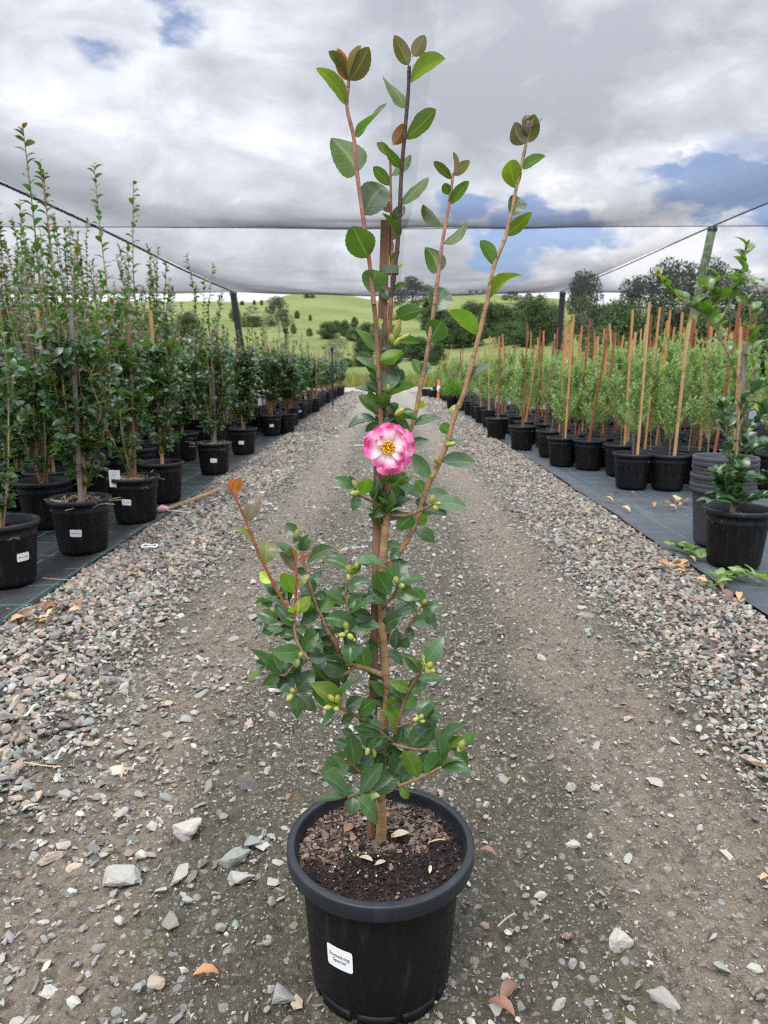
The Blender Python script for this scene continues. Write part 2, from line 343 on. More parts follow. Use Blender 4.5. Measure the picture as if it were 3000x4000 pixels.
def ground_mat(name):
    m, t = mat(name); oc = t.n('ShaderNodeTexCoord').outputs['Object']
    sp = t.n('ShaderNodeSeparateXYZ', {0: oc}); ax = t.math('ABSOLUTE', sp.outputs[0])
    n1 = t.noise(oc, 2.2, 6, .6); n2 = t.noise(oc, 16, 7, .65); n3 = t.noise(oc, 90, 5, .7)
    axn = t.math('ADD', ax, t.math('MULTIPLY_ADD', n1, .5, -.25))
    rut = t.math('MULTIPLY', t.mr(axn, .42, .62), t.mr(axn, .80, 1.05, 1.0, 0.0))
    mud = t.mix(rut, (.100, .089, .062, 1), (.225, .185, .138, 1))
    mud = t.mix(t.mr(axn, 1.0, 1.3), mud, (.088, .075, .058, 1))
    mud = t.mix(t.math('MULTIPLY', t.mr(n2, .50, .70), .6), mud, (.050, .046, .034, 1))
    moss = t.math('MULTIPLY', t.mr(t.noise(oc, 3.1, 5, .6), .52, .7), t.mr(axn, .75, .4))
    mud = t.mix(t.math('MULTIPLY', moss, .55), mud, (.15, .14, .055, 1))
    mud = t.mix(t.math('MULTIPLY', t.mr(n3, .55, .75), .6), mud, (.22, .20, .165, 1))
    mud = t.mix(t.math('MULTIPLY', t.mr(n3, .45, .3), .6), mud, (.032, .029, .023, 1))
    n4 = t.noise(oc, 230, 4, .7); n5 = t.noise(oc, 38, 6, .7, .6)
    mud = t.mix(t.math('MULTIPLY', t.mr(n5, .48, .38), .55), mud, (.026, .023, .017, 1))  # dark lows of these noise layers paint crevice shade into the mud colour
    mud = t.mix(t.math('MULTIPLY', t.mr(n5, .56, .66), .55), mud, (.235, .195, .145, 1))
    mud = t.mix(t.math('MULTIPLY', t.mr(n4, .46, .34), .45), mud, (.03, .027, .02, 1)); mud = t.mix(t.math('MULTIPLY', t.mr(n4, .56, .68), .5), mud, (.25, .22, .18, 1))
    for sc, f0, f1, wgt in ((42, .75, .9, .8), (95, .62, .8, .7)):
        vo = t.n('ShaderNodeTexVoronoi', {'Vector': oc, 'Scale': sc, 'Randomness': 1.0})
        vr = t.n('ShaderNodeSeparateXYZ', {0: vo.outputs['Color']})
        pick = t.math('MULTIPLY', t.mr(vr.outputs[0], f0, f1), t.mr(vo.outputs['Distance'], .42, .30))
        cl = t.mix(vr.outputs[1], (.20, .19, .185, 1), (.34, .28, .23, 1)); cl = t.mix(t.mr(vr.outputs[2], .55, .6), cl, (.33, .345, .33, 1))
        mud = t.mix(t.math('MULTIPLY', pick, wgt), mud, cl)
    # far off the individual stones merge into a speckle
    far = t.mr(sp.outputs[1], 12, 22); sh = t.mr(axn, .95, 1.2)
    vo = t.n('ShaderNodeTexVoronoi', {'Vector': oc, 'Scale': 24.0}); vr = t.n('ShaderNodeSeparateXYZ', {0: vo.outputs['Color']})
    cl = t.mix(vr.outputs[0], (.17, .15, .14, 1), (.42, .33, .28, 1))
    mud = t.mix(t.math('MULTIPLY', t.math('MULTIPLY', far, sh), .85), mud, cl)
    cl2 = t.mix(vr.outputs[1], (.19, .18, .16, 1), (.27, .25, .22, 1)); mud = t.mix(t.math('MULTIPLY', far, .6), mud, cl2)
    hb = t.math('ADD', t.math('ADD', t.math('MULTIPLY', n2, .6), t.math('MULTIPLY', n5, .7)), t.math('ADD', t.math('MULTIPLY', n3, .35), t.math('MULTIPLY', n4, .15)))
    bp = t.n('ShaderNodeBump', {'Height': hb, 'Strength': 1.0, 'Distance': .03}).outputs[0]
    rg = t.math('MULTIPLY_ADD', n1, .6, .28)
    t.n('ShaderNodeOutputMaterial', {0: t.n('ShaderNodeBsdfPrincipled', {'Base Color': mud, 'Roughness': rg, 'Normal': bp, 'Specular IOR Level': .35})}); return m
M_GROUND = ground_mat('muddy_gravel')
tag(link('driveway', data_mesh('driveway', np.stack([X, Y, Z], -1).reshape(-1, 3), F, mat=M_GROUND)), 'muddy gravel driveway with two pale wheel ruts', kind='structure')
m = simple('cross_track', (.26, .25, .23), .9, 6, .3, .5)
tag(link('track', data_mesh('track', [(-9, 31.5, -.012), (9, 31.5, -.012), (10, 38.2, -.012), (-10, 38.2, -.012)], np.array([[0, 1, 2, 3]]), mat=m)), 'pale gravel track crossing at the far end of the drive', kind='structure')

# woven weed mats with green marker threads
def mat_mat(name, base, wear):
    m, t = mat(name); oc = t.n('ShaderNodeTexCoord').outputs['Object']; sp = t.n('ShaderNodeSeparateXYZ', {0: oc})
    c = t.mix(t.math('MULTIPLY', t.mr(t.noise(oc, 2.5, 7, .65), .4, .75), wear), (*base, 1), (.075, .082, .09, 1))
    mpn = t.n('ShaderNodeMapping', {'Vector': oc, 'Scale': (3, .6, 1)}).outputs[0]
    c = t.mix(t.math('MULTIPLY', t.mr(t.noise(mpn, 2.0, 7, .7), .5, .75), wear*.7), c, (.13, .125, .115, 1))
    ln = None
    wob = t.math('MULTIPLY', t.noise(oc, 1.3, 2, .5), .06)
    for ax_, per in ((0, .30), (1, .30)):
        f = t.math('FRACT', t.math('DIVIDE', t.math('ADD', sp.outputs[ax_], wob), per))
        d = t.mr(t.math('ABSOLUTE', t.math('SUBTRACT', f, .5)), .010, .022, 1.0, 0.0); ln = d if ln is None else t.math('MAXIMUM', ln, d)
    brk = t.mr(t.noise(oc, 9, 3, .6), .38, .5)
    c = t.mix(t.math('MULTIPLY', t.math('MULTIPLY', ln, brk), .75), c, (.05, .20, .18, 1))
    wv = t.math('MULTIPLY', t.math('SINE', t.math('MULTIPLY', sp.outputs[0], 1400)), t.math('SINE', t.math('MULTIPLY', sp.outputs[1], 1400)))
    bp = t.n('ShaderNodeBump', {'Height': wv, 'Strength': .25, 'Distance': .002, 'Normal': t.n('ShaderNodeBump', {'Height': t.noise(oc, 5, 4, .6), 'Strength': .5, 'Distance': .02}).outputs[0]}).outputs[0]
    t.n('ShaderNodeOutputMaterial', {0: t.n('ShaderNodeBsdfPrincipled', {'Base Color': c, 'Roughness': .52, 'Normal': bp, 'Specular IOR Level': .5})}); return m
def weed_mat(sgn, x0, x1, y0, y1, mt, label):
    xs = np.linspace(x0, x1, 40); ys = np.geomspace(y0, y1, 220); X, Y = np.meshgrid(xs, ys)
    edge = (X == xs[0] if sgn > 0 else X == xs[-1])
    X = X+np.where(edge, fbm(Y*2.1, Y*0+3.3, 3, 50+sgn)*.05, 0)
    Z = .014+fbm(X*3, Y*3, 3, 60)*.012+np.where(np.abs(X) < 1.75, .012, 0)
    nx = 40; i = np.arange(219)[:, None]*nx; j = np.arange(nx-1)[None]
    F = np.stack([i+j, i+j+1, i+nx+j+1, i+nx+j], -1).reshape(-1, 4)
    o = link('weed_mat', data_mesh('weed_mat', np.stack([X, Y, Z], -1).reshape(-1, 3), F, mat=mt)); tag(o, label, kind='structure')
    sm = o.modifiers.new('thick', 'SOLIDIFY'); sm.thickness = .004; sm.offset = -1
weed_mat(-1, -9.0, -1.655, .6, 31.2, mat_mat('weed_mat_dark', (.012, .013, .015), .35), 'black woven weed mat with green threads under the left bed')
weed_mat(1, 1.675, 9.0, .6, 31.2, mat_mat('weed_mat_worn', (.048, .058, .074), .9), 'worn grey weed mat under the right bed')

# ------------------------------------------------------------------ gravel (uncountable: stuff)
PAL = np.array([(.37, .36, .33), (.235, .25, .245), (.34, .265, .225), (.37, .305, .235), (.145, .13, .13), (.26, .275, .24), (.31, .30, .28), (.19, .18, .172), (.44, .42, .38), (.26, .195, .165)])
def stone_shapes(K, lo, hi, rng):
    out = []
    for k in range(K):
        bm = bmesh.new(); n = rng.integers(lo, hi)
        p = rng.normal(size=(n, 3)); p = rows(p)*(0.8+.35*rng.random((n, 1)))*.5
        for q in p: bm.verts.new(q)
        r = bmesh.ops.convex_hull(bm, input=bm.verts); bmesh.ops.delete(bm, geom=[g for g in r['geom_interior'] if isinstance(g, bmesh.types.BMVert)], context='VERTS')
        bmesh.ops.triangulate(bm, faces=bm.faces); bm.verts.index_update()
        out.append((np.array([v.co[:] for v in bm.verts]), np.array([[v.index for v in f.verts] for f in bm.faces]))); bm.free()
    return out
SHAPES = stone_shapes(14, 15, 24, RNG); SHAPES_S = stone_shapes(8, 6, 9, RNG)
def scatter(x, y, size, flat, palw, lift, shapes, rng):
    n = len(x); z = gz(x, y); mbV, mbF, mbC = [], [], []; k0 = 0
    ci = rng.choice(len(PAL), n, p=np.array(palw)/sum(palw)); C = PAL[ci]*(.50+.55*rng.random((n, 1)))*np.array([1.0, .99, .965])*(1+.025*rng.normal(size=(n, 3)))
    ya = rng.random(n)*2*math.pi; ti = rng.normal(size=n)*.25; tj = rng.normal(size=n)*.25
    sa = size*(.8+.7*rng.random(n)); sb = size*(.6+.4*rng.random(n)); scz = size*flat*(.6+.7*rng.random(n))
    sh = rng.integers(0, len(shapes), n)
    for s, (v, f) in enumerate(shapes):
        q = np.where(sh == s)[0]
        if not len(q): continue
        p = v[None]*np.stack([sa[q], sb[q], scz[q]], -1)[:, None]
        p[..., 2] += p[..., 0]*ti[q, None]+p[..., 1]*tj[q, None]
        cx, sx = np.cos(ya[q])[:, None], np.sin(ya[q])[:, None]
        p = np.stack([p[..., 0]*cx-p[..., 1]*sx+x[q, None], p[..., 0]*sx+p[..., 1]*cx+y[q, None], p[..., 2]+(z[q]+scz[q]*lift)[:, None]], -1)
        mbV.append(p.reshape(-1, 3)); mbF.append((f[None]+(np.arange(len(q))*len(v))[:, None, None]).reshape(-1, 3)+k0); mbC.append(np.repeat(C[q], len(v), axis=0)); k0 += len(q)*len(v)
    return data_mesh('gravel', np.concatenate(mbV), np.concatenate(mbF), np.concatenate(mbC), None, False, M_STONE)
PX0, PY0 = 0.0, 1.12      # main pot centre, set again below
def zone(n_per, x0, x1, y0, y1, rng):
    n = int(n_per*(x1-x0)*(y1-y0)); return rng.uniform(x0, x1, n), rng.uniform(y0, y1, n)
g = np.random.default_rng(3)
sx, sy, ss = [], [], []
for (y0, y1, dens, smul) in ((.8, 5, 2900, 1.0), (5, 9, 2100, 1.1), (9, 16, 1100, 1.35), (16, 31, 420, 1.9)):
    for sg in (-1, 1):
        x, y = zone(dens, .8, 1.74, y0, y1, g)
        keep = g.random(len(x)) < smooth(.86, 1.28, x+.22*fbm(x*2, y*2+sg*9, 2, 71)+.02*g.normal(size=len(x)))*(1-.92*smooth(1.62, 1.72, x))
        x, y = x[keep], y[keep]; sx.append(x*sg); sy.append(y); ss.append(smul*.0205*np.exp(g.normal(size=len(x))*.32)*(1.12 if sg < 0 else 1.0))
x, y, s = map(np.concatenate, (sx, sy, ss))
tag(link('gravel', scatter(x, y, s, .62, (3, 2, 3.4, 3.2, 1.6, 1.6, 2, 1.4, 1, 1.5), .22, SHAPES, g)), 'loose pinkish grey gravel along both drive edges', kind='stuff')
sx, sy, ss = [], [], []
for (y0, y1, dens, smul) in ((.8, 4, 3000, 1.0), (4, 8, 2000, 1.2), (8, 16, 700, 1.7)):
    for sg in (-1, 1):
        x, y = zone(dens, 0, 1.25, y0, y1, g)
        pr = .16+.30*np.exp(-(x/.3)**2)*(y > 1.9)+.75*smooth(.78, 1.15, x+.3*fbm(x*2, y*1.5+sg*5, 2, 81))+.3*smooth(.1, .25, fbm(x*1.7, y*1.7+sg*8, 2, 91))
        if sg < 0: pr = pr+.45*smooth(.35, .8, x)*(y < 2.6)
        keep = g.random(len(x)) < pr; x, y = x[keep], y[keep]
        sx.append(x*sg); sy.append(y); ss.append(smul*(.0128 if sg < 0 else .0108)*np.exp(g.normal(size=len(x))*.50))
x, y, s = map(np.concatenate, (sx, sy, ss))
tag(link('gravel', scatter(x, y, s, .5, (5, 3, 1.4, 1.4, .9, 2.4, 4, 1.4, 3, .8), .08, SHAPES, g)), 'grey stones pressed into the muddy driveway', kind='stuff')
x, y = zone(9000, -1.3, 1.3, .85, 3.0, g); kp = g.random(len(x)) < .45+.55*smooth(-.05, .12, fbm(x*3, y*3, 3, 97)); x, y = x[kp], y[kp]
s = .0052*np.exp(g.normal(size=len(x))*.38)
x2, y2 = zone(2600, -1.3, 1.3, 3.0, 6.5, g); s2 = .0075*np.exp(g.normal(size=len(x2))*.35)
tag(link('grit', scatter(np.concatenate([x, x2]), np.concatenate([y, y2]), np.concatenate([s, s2]), .6, (2, 2.4, 1.8, 1.6, 2.2, 1.5, 2, 2.6, .5, 1.4), .1, SHAPES_S, g)), 'fine grit bedded in the mud of the driveway', kind='stuff')
# single larger stones one can point at
BIG = [(735, 3238, .052, 8, 'pale flat stone with squared edge left of the big pot'), (478, 3425, .058, 0, 'large rounded pale grey stone lying low left of the pot'),
       (905, 3365, .046, 5, 'pale angular stone just left of the pot, upper of two'), (925, 3440, .036, 0, 'pale narrow stone just left of the pot, lower of two'),
       (980, 3310, .034, 1, 'bluish grey oval stone left of the pot rim'), (968, 3052, .042, 4, 'dark reddish brown stone behind the left pot rim'),
       (197, 3330, .032, 3, 'cream pebble on the far left of the mud'), (1085, 3895, .040, 6, 'grey white stone half buried by the pot base'),
       (610, 3840, .022, 3, 'tan chipped stone low left of the pot'), (2430, 3680, .038, 8, 'white patch of stone sunk in mud right of the pot'),
       (2324, 3075, .018, 0, 'small grey cube of stone right of the drooping plant'), (1960, 2480, .020, 4, 'dark grey lump of stone on the right rut'),
       (2240, 3290, .020, 8, 'pale stone right of the pot beside a lighter pebble'), (2560, 3040, .028, 0, 'light grey stone among gravel at right middle'),
       (260, 3090, .030, 6, 'grey slab stone in the left gravel cluster'), (2600, 3910, .032, 6, 'flat bluish stone at bottom right'), (2270, 2370, .026, 8, 'long pale stone by the right gravel edge'),
       (340, 2440, .034, 4, 'dark grey stone at the left gravel edge'), (500, 2220, .042, 1, 'dark slate stone below the second left pot'), (545, 2250, .05, 9, 'flat purplish stone below the second left pot')]
for k, (px, py, s, ci, lb) in enumerate(BIG):
    rg = np.random.default_rng(100+k); pp = rows(rg.normal(size=(13, 3)))*(.75+.45*rg.random((13, 1)))
    bm = bmesh.new()
    for q in pp: bm.verts.new(q*np.array([1, .68, .5])*s)
    r = bmesh.ops.convex_hull(bm, input=bm.verts); bmesh.ops.delete(bm, geom=[v for v in r['geom_interior'] if isinstance(v, bmesh.types.BMVert)], context='VERTS')
    bmesh.ops.triangulate(bm, faces=bm.faces); bmesh.ops.subdivide_edges(bm, edges=bm.edges[:], cuts=3, use_grid_fill=True); bmesh.ops.triangulate(bm, faces=bm.faces)
    for _ in range(1): bmesh.ops.smooth_vert(bm, verts=bm.verts, factor=.5, use_axis_x=True, use_axis_y=True, use_axis_z=True)
    for v in bm.verts: v.co *= 1+.30*float(fbm(np.array([v.co.x/s*6+k]), np.array([v.co.y/s*6+v.co.z/s*5]), 4, k)[0])
    me = bpy.data.meshes.new('stone'); bm.to_mesh(me); bm.free()
    a = me.color_attributes.new('Col', 'FLOAT_COLOR', 'POINT'); c = np.ones((len(me.vertices), 4), np.float32); c[:, :3] = PAL[ci]*.80; a.data.foreach_set('color', c.ravel()); me.materials.append(M_STONE)
    p = G(px, py); o = link('stone', me, None, (p[0], p[1], float(gz(p[0], p[1]))+s*.10)); o.rotation_euler = (rg.normal()*.1, rg.normal()*.1, rg.random()*.8-.4)
    tag(o, lb, 'stone', 'larger stones lying on the drive')

# ------------------------------------------------------------------ the camellia in front
HERO = P(1487, 3265, 1.123)[:2]
HY = 1.123; HX = float(P(1487, 3265, HY)[0]); RIMZ = .27
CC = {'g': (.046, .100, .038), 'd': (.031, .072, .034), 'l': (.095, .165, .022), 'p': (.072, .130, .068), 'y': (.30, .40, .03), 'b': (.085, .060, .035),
      'r': (.22, .055, .03), 'o': (.36, .065, .03), 'k': (.15, .095, .085), 'v': (.12, .15, .035)}  # l is backlit green, p glossy grey-green: light put into the leaf colour
ZM = {6: (1100, 100, .6631), 7: (800, 1100, .7233), 8: (800, 1800, .7233), 9: (900, 2900, .7233)}
def zp(z, x, y): a, b, s = ZM[z]; return a+x*s, b+y*s
# stems: (zoom, depth at start, depth at end, radius start, radius end, colour, points)
BRN = (.20, .105, .062); TAN = (.29, .17, .095); DKB = (.065, .036, .032); RED = (.26, .055, .035); PNK = (.30, .13, .11)
STEMS = [
 (8, .0, .0, .0085, .0065, TAN, '948,1820 954,1700 962,1500 975,1350 986,1230 975,1150 964,1000 955,800 960,600 970,420 985,300'),
 (7, .0, .0, .0062, .0036, BRN, '985,1285 990,1180 990,1040 978,900 982,800 985,700 995,400 1000,200 1006,84'),
 (6, .0, -.02, .0036, .0026, DKB, '645,1600 665,1450 690,1200 705,880 725,640 745,400 752,240'),
 (7, .005, -.03, .0042, .0034, BRN, '990,1180 960,960 952,770 940,560 925,250 905,60'),
 (6, -.03, -.04, .0034, .0026, PNK, '545,1640 515,1375 485,1165 445,880 425,660 385,480 395,330'),
 (6, .0, .02, .0026, .0018, PNK, '650,1530 650,1380 645,1100 640,770'),
 (6, .0, .015, .0024, .0018, BRN, '655,1580 645,1400 635,1270'),
 (7, .02, .0, .0040, .0032, TAN, '990,1210 1060,1000 1100,830 1130,740 1155,620 1210,330 1255,0'),
 (6, .0, .01, .0032, .0022, PNK, '900,1640 925,1460 945,1290 985,1060 1012,870'),
 (8, .0, .03, .0058, .0050, TAN, '965,600 990,575 1060,480 1130,350 1180,200'),
 (7, .03, .03, .0050, .0036, TAN, '1180,1170 1215,1080 1260,990 1310,870 1350,720 1400,600 1470,330 1522,120'),
 (6, .03, .04, .0036, .0024, TAN, '1210,1640 1250,1420 1320,1240 1380,970 1440,700'),
 (8, .0, -.07, .0052, .0032, TAN, '965,1160 880,1125 800,1105 740,1085 710,990 670,930'),
 (8, -.07, -.06, .0032, .0018, BRN, '670,930 640,860 610,800 580,710 540,570 520,470 500,395'),
 (8, -.03, -.11, .0032, .0020, BRN, '800,1112 760,1150 640,1190 540,1240 480,1250'),
 (8, -.07, -.12, .0028, .0018, BRN, '740,1085 640,1070 560,1075 500,1090 460,1130 420,1160 330,1112'),
 (8, -.12, -.10, .0026, .0018, BRN, '560,1075 510,1000 490,950 482,870'),
 (8, -.10, -.08, .0028, .0016, RED, '490,900 470,830 430,770 370,660 300,520 240,370 190,250 153,170'),
 (8, -.10, -.09, .0024, .0015, RED, '485,850 490,740 495,600 490,520'),
 (8, -.06, -.05, .0020, .0015, BRN, '710,980 770,850 765,760 762,680 785,590'),
 (8, -.02, -.12, .0034, .0022, BRN, '1010,1520 940,1460 830,1385 720,1325'),
 (8, -.01, -.03, .0034, .0020, BRN, '955,1500 1015,1500 1050,1390 1085,1280 1140,1180 1195,1110'),
 (8, -.02, -.06, .0022, .0016, BRN, '1040,1440 1110,1415 1165,1395'),
 (8, -.01, -.09, .0030, .0018, BRN, '965,1500 1020,1530 1120,1555 1250,1555 1350,1555 1395,1530'),
 (8, -.01, -.10, .0032, .0020, TAN, '950,1770 1030,1760 1120,1730 1210,1690 1275,1655'),
 (8, -.01, -.09, .0026, .0018, BRN, '950,1740 850,1690 760,1610'),
 (8, -.01, -.13, .0026, .0018, BRN, '948,1840 900,1800 830,1800 775,1815'),
 (8, .0, -.05, .0026, .0018, BRN, '958,800 980,775 1030,700 1045,645'),
 (8, .02, .06, .0026, .0018, BRN, '962,1120 990,1060 1050,990 1100,900 1160,800 1190,765'),
 (8, .02, .03, .0020, .0015, BRN, '965,1050 985,990 1010,860 1020,770'),
 (7, .0, -.05, .0024, .0018, BRN, '975,1220 890,1180 830,1150 808,1110'),
 (7, .0, -.05, .0028, .0018, BRN, '988,1260 1100,1262 1180,1230 1240,1200'),
 (7, .0, -.03, .0016, .0012, BRN, '1000,300 1030,330 1045,310'), (7, .0, -.03, .0016, .0012, BRN, '985,720 1030,715 1060,700'),
 (8, -.02, -.06, .0018, .0014, BRN, '950,1560 900,1570 880,1568'), (8, .0, -.04, .0022, .0015, BRN, '962,1330 900,1290 880,1270')]
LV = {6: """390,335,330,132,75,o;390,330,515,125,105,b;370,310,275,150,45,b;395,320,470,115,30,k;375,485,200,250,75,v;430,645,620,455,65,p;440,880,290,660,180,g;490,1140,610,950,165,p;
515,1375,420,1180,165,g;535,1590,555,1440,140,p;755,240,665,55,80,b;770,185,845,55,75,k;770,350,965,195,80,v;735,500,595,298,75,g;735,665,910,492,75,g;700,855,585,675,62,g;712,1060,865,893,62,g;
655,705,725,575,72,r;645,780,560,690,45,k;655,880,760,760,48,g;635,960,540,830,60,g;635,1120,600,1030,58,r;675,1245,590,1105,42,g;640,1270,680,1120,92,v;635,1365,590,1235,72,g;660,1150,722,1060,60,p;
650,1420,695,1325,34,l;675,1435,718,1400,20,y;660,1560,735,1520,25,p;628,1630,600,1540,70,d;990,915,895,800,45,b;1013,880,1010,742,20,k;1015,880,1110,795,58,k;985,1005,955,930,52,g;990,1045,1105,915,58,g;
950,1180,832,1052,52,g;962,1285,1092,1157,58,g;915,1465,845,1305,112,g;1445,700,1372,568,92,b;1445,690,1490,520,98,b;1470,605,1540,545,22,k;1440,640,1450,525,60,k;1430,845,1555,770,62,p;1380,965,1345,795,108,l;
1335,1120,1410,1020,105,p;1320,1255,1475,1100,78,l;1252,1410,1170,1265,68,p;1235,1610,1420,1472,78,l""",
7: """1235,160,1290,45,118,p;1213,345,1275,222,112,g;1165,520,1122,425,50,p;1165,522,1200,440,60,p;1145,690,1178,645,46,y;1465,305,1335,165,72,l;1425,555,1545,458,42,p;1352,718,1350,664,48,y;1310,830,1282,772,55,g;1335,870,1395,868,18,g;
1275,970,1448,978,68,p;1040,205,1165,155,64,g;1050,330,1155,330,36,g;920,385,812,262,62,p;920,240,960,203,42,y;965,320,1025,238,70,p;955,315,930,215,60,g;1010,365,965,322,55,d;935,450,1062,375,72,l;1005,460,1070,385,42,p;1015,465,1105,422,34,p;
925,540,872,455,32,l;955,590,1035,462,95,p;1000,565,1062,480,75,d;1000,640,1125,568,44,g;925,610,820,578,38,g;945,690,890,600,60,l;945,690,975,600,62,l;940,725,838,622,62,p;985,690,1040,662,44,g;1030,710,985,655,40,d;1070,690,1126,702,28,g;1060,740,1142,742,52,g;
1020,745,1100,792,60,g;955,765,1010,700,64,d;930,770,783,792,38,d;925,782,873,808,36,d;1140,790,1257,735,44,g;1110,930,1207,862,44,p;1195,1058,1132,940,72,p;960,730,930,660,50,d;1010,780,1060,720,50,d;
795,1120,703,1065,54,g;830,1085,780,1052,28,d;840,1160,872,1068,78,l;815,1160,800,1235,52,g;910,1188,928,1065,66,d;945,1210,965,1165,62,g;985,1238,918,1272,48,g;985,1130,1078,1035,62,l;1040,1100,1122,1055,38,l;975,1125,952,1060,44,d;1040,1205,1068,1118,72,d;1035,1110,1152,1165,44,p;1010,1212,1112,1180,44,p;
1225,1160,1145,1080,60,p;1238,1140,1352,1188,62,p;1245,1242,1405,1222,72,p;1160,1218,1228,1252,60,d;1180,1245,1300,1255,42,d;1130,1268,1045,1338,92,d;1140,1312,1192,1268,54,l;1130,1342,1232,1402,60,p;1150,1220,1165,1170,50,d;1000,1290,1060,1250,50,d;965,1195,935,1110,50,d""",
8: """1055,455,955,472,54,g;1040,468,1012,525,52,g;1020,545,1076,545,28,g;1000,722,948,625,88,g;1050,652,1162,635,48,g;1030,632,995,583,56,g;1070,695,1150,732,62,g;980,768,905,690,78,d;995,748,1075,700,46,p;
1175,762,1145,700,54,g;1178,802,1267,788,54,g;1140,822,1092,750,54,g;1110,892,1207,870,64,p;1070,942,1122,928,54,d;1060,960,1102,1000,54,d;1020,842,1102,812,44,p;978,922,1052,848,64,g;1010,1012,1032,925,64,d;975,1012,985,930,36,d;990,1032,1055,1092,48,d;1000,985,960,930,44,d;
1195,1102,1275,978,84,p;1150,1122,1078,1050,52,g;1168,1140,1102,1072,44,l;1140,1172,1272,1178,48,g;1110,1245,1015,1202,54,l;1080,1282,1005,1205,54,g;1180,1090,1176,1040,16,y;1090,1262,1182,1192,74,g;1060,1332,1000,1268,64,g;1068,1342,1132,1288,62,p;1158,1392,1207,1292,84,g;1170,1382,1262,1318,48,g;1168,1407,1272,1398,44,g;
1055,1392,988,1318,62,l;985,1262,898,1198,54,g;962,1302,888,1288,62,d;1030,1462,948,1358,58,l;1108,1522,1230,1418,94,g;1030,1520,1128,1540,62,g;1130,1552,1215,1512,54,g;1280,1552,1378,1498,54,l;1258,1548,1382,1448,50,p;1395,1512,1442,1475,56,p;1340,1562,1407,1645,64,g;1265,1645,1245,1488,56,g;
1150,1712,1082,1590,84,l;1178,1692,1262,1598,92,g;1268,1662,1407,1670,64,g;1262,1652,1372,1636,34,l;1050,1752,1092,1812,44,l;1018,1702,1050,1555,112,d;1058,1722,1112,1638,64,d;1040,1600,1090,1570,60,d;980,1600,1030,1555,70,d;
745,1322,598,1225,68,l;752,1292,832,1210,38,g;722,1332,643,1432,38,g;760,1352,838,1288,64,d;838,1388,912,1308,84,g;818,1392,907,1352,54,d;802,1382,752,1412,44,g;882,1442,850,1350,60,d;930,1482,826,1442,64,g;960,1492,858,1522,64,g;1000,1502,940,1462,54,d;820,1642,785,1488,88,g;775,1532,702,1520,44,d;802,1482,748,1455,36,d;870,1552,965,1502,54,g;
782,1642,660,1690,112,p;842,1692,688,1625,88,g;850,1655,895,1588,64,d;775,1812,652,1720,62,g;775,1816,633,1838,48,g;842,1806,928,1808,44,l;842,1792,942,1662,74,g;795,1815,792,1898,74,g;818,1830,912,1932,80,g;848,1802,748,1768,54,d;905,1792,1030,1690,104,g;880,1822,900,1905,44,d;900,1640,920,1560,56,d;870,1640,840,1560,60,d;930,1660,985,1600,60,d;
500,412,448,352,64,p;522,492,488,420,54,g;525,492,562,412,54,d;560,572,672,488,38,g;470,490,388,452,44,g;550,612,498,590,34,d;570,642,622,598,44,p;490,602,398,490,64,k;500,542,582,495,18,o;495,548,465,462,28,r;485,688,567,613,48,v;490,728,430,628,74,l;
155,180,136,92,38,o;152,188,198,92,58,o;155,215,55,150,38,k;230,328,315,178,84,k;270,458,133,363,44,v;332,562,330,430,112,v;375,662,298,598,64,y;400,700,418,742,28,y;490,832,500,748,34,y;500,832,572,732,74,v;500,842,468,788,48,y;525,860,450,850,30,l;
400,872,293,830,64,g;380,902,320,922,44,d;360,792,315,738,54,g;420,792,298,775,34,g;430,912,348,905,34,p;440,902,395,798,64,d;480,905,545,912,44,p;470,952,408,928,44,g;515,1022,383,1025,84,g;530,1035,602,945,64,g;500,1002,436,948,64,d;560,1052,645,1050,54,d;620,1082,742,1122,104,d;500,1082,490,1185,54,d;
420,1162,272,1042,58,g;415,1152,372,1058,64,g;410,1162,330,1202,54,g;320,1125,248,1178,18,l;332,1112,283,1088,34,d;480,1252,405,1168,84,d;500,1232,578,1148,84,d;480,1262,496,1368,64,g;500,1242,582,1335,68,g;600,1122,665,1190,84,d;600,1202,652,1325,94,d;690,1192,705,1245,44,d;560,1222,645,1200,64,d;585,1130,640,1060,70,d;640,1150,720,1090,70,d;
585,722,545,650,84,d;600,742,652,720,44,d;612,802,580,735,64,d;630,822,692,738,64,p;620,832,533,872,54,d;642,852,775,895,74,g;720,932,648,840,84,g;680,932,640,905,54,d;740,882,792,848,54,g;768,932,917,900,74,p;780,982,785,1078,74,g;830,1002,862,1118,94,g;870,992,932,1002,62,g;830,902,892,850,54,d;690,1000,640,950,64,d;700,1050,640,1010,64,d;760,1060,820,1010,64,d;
765,562,658,545,58,g;800,582,947,580,34,g;785,632,832,570,44,l;770,722,742,690,54,d;780,702,867,652,54,p;755,772,663,713,54,g;770,802,837,738,64,g;790,842,897,770,44,g;840,762,897,725,44,d;800,822,882,842,64,d;580,780,540,850,60,d;560,900,620,960,60,d;455,1000,430,1080,40,d"""}
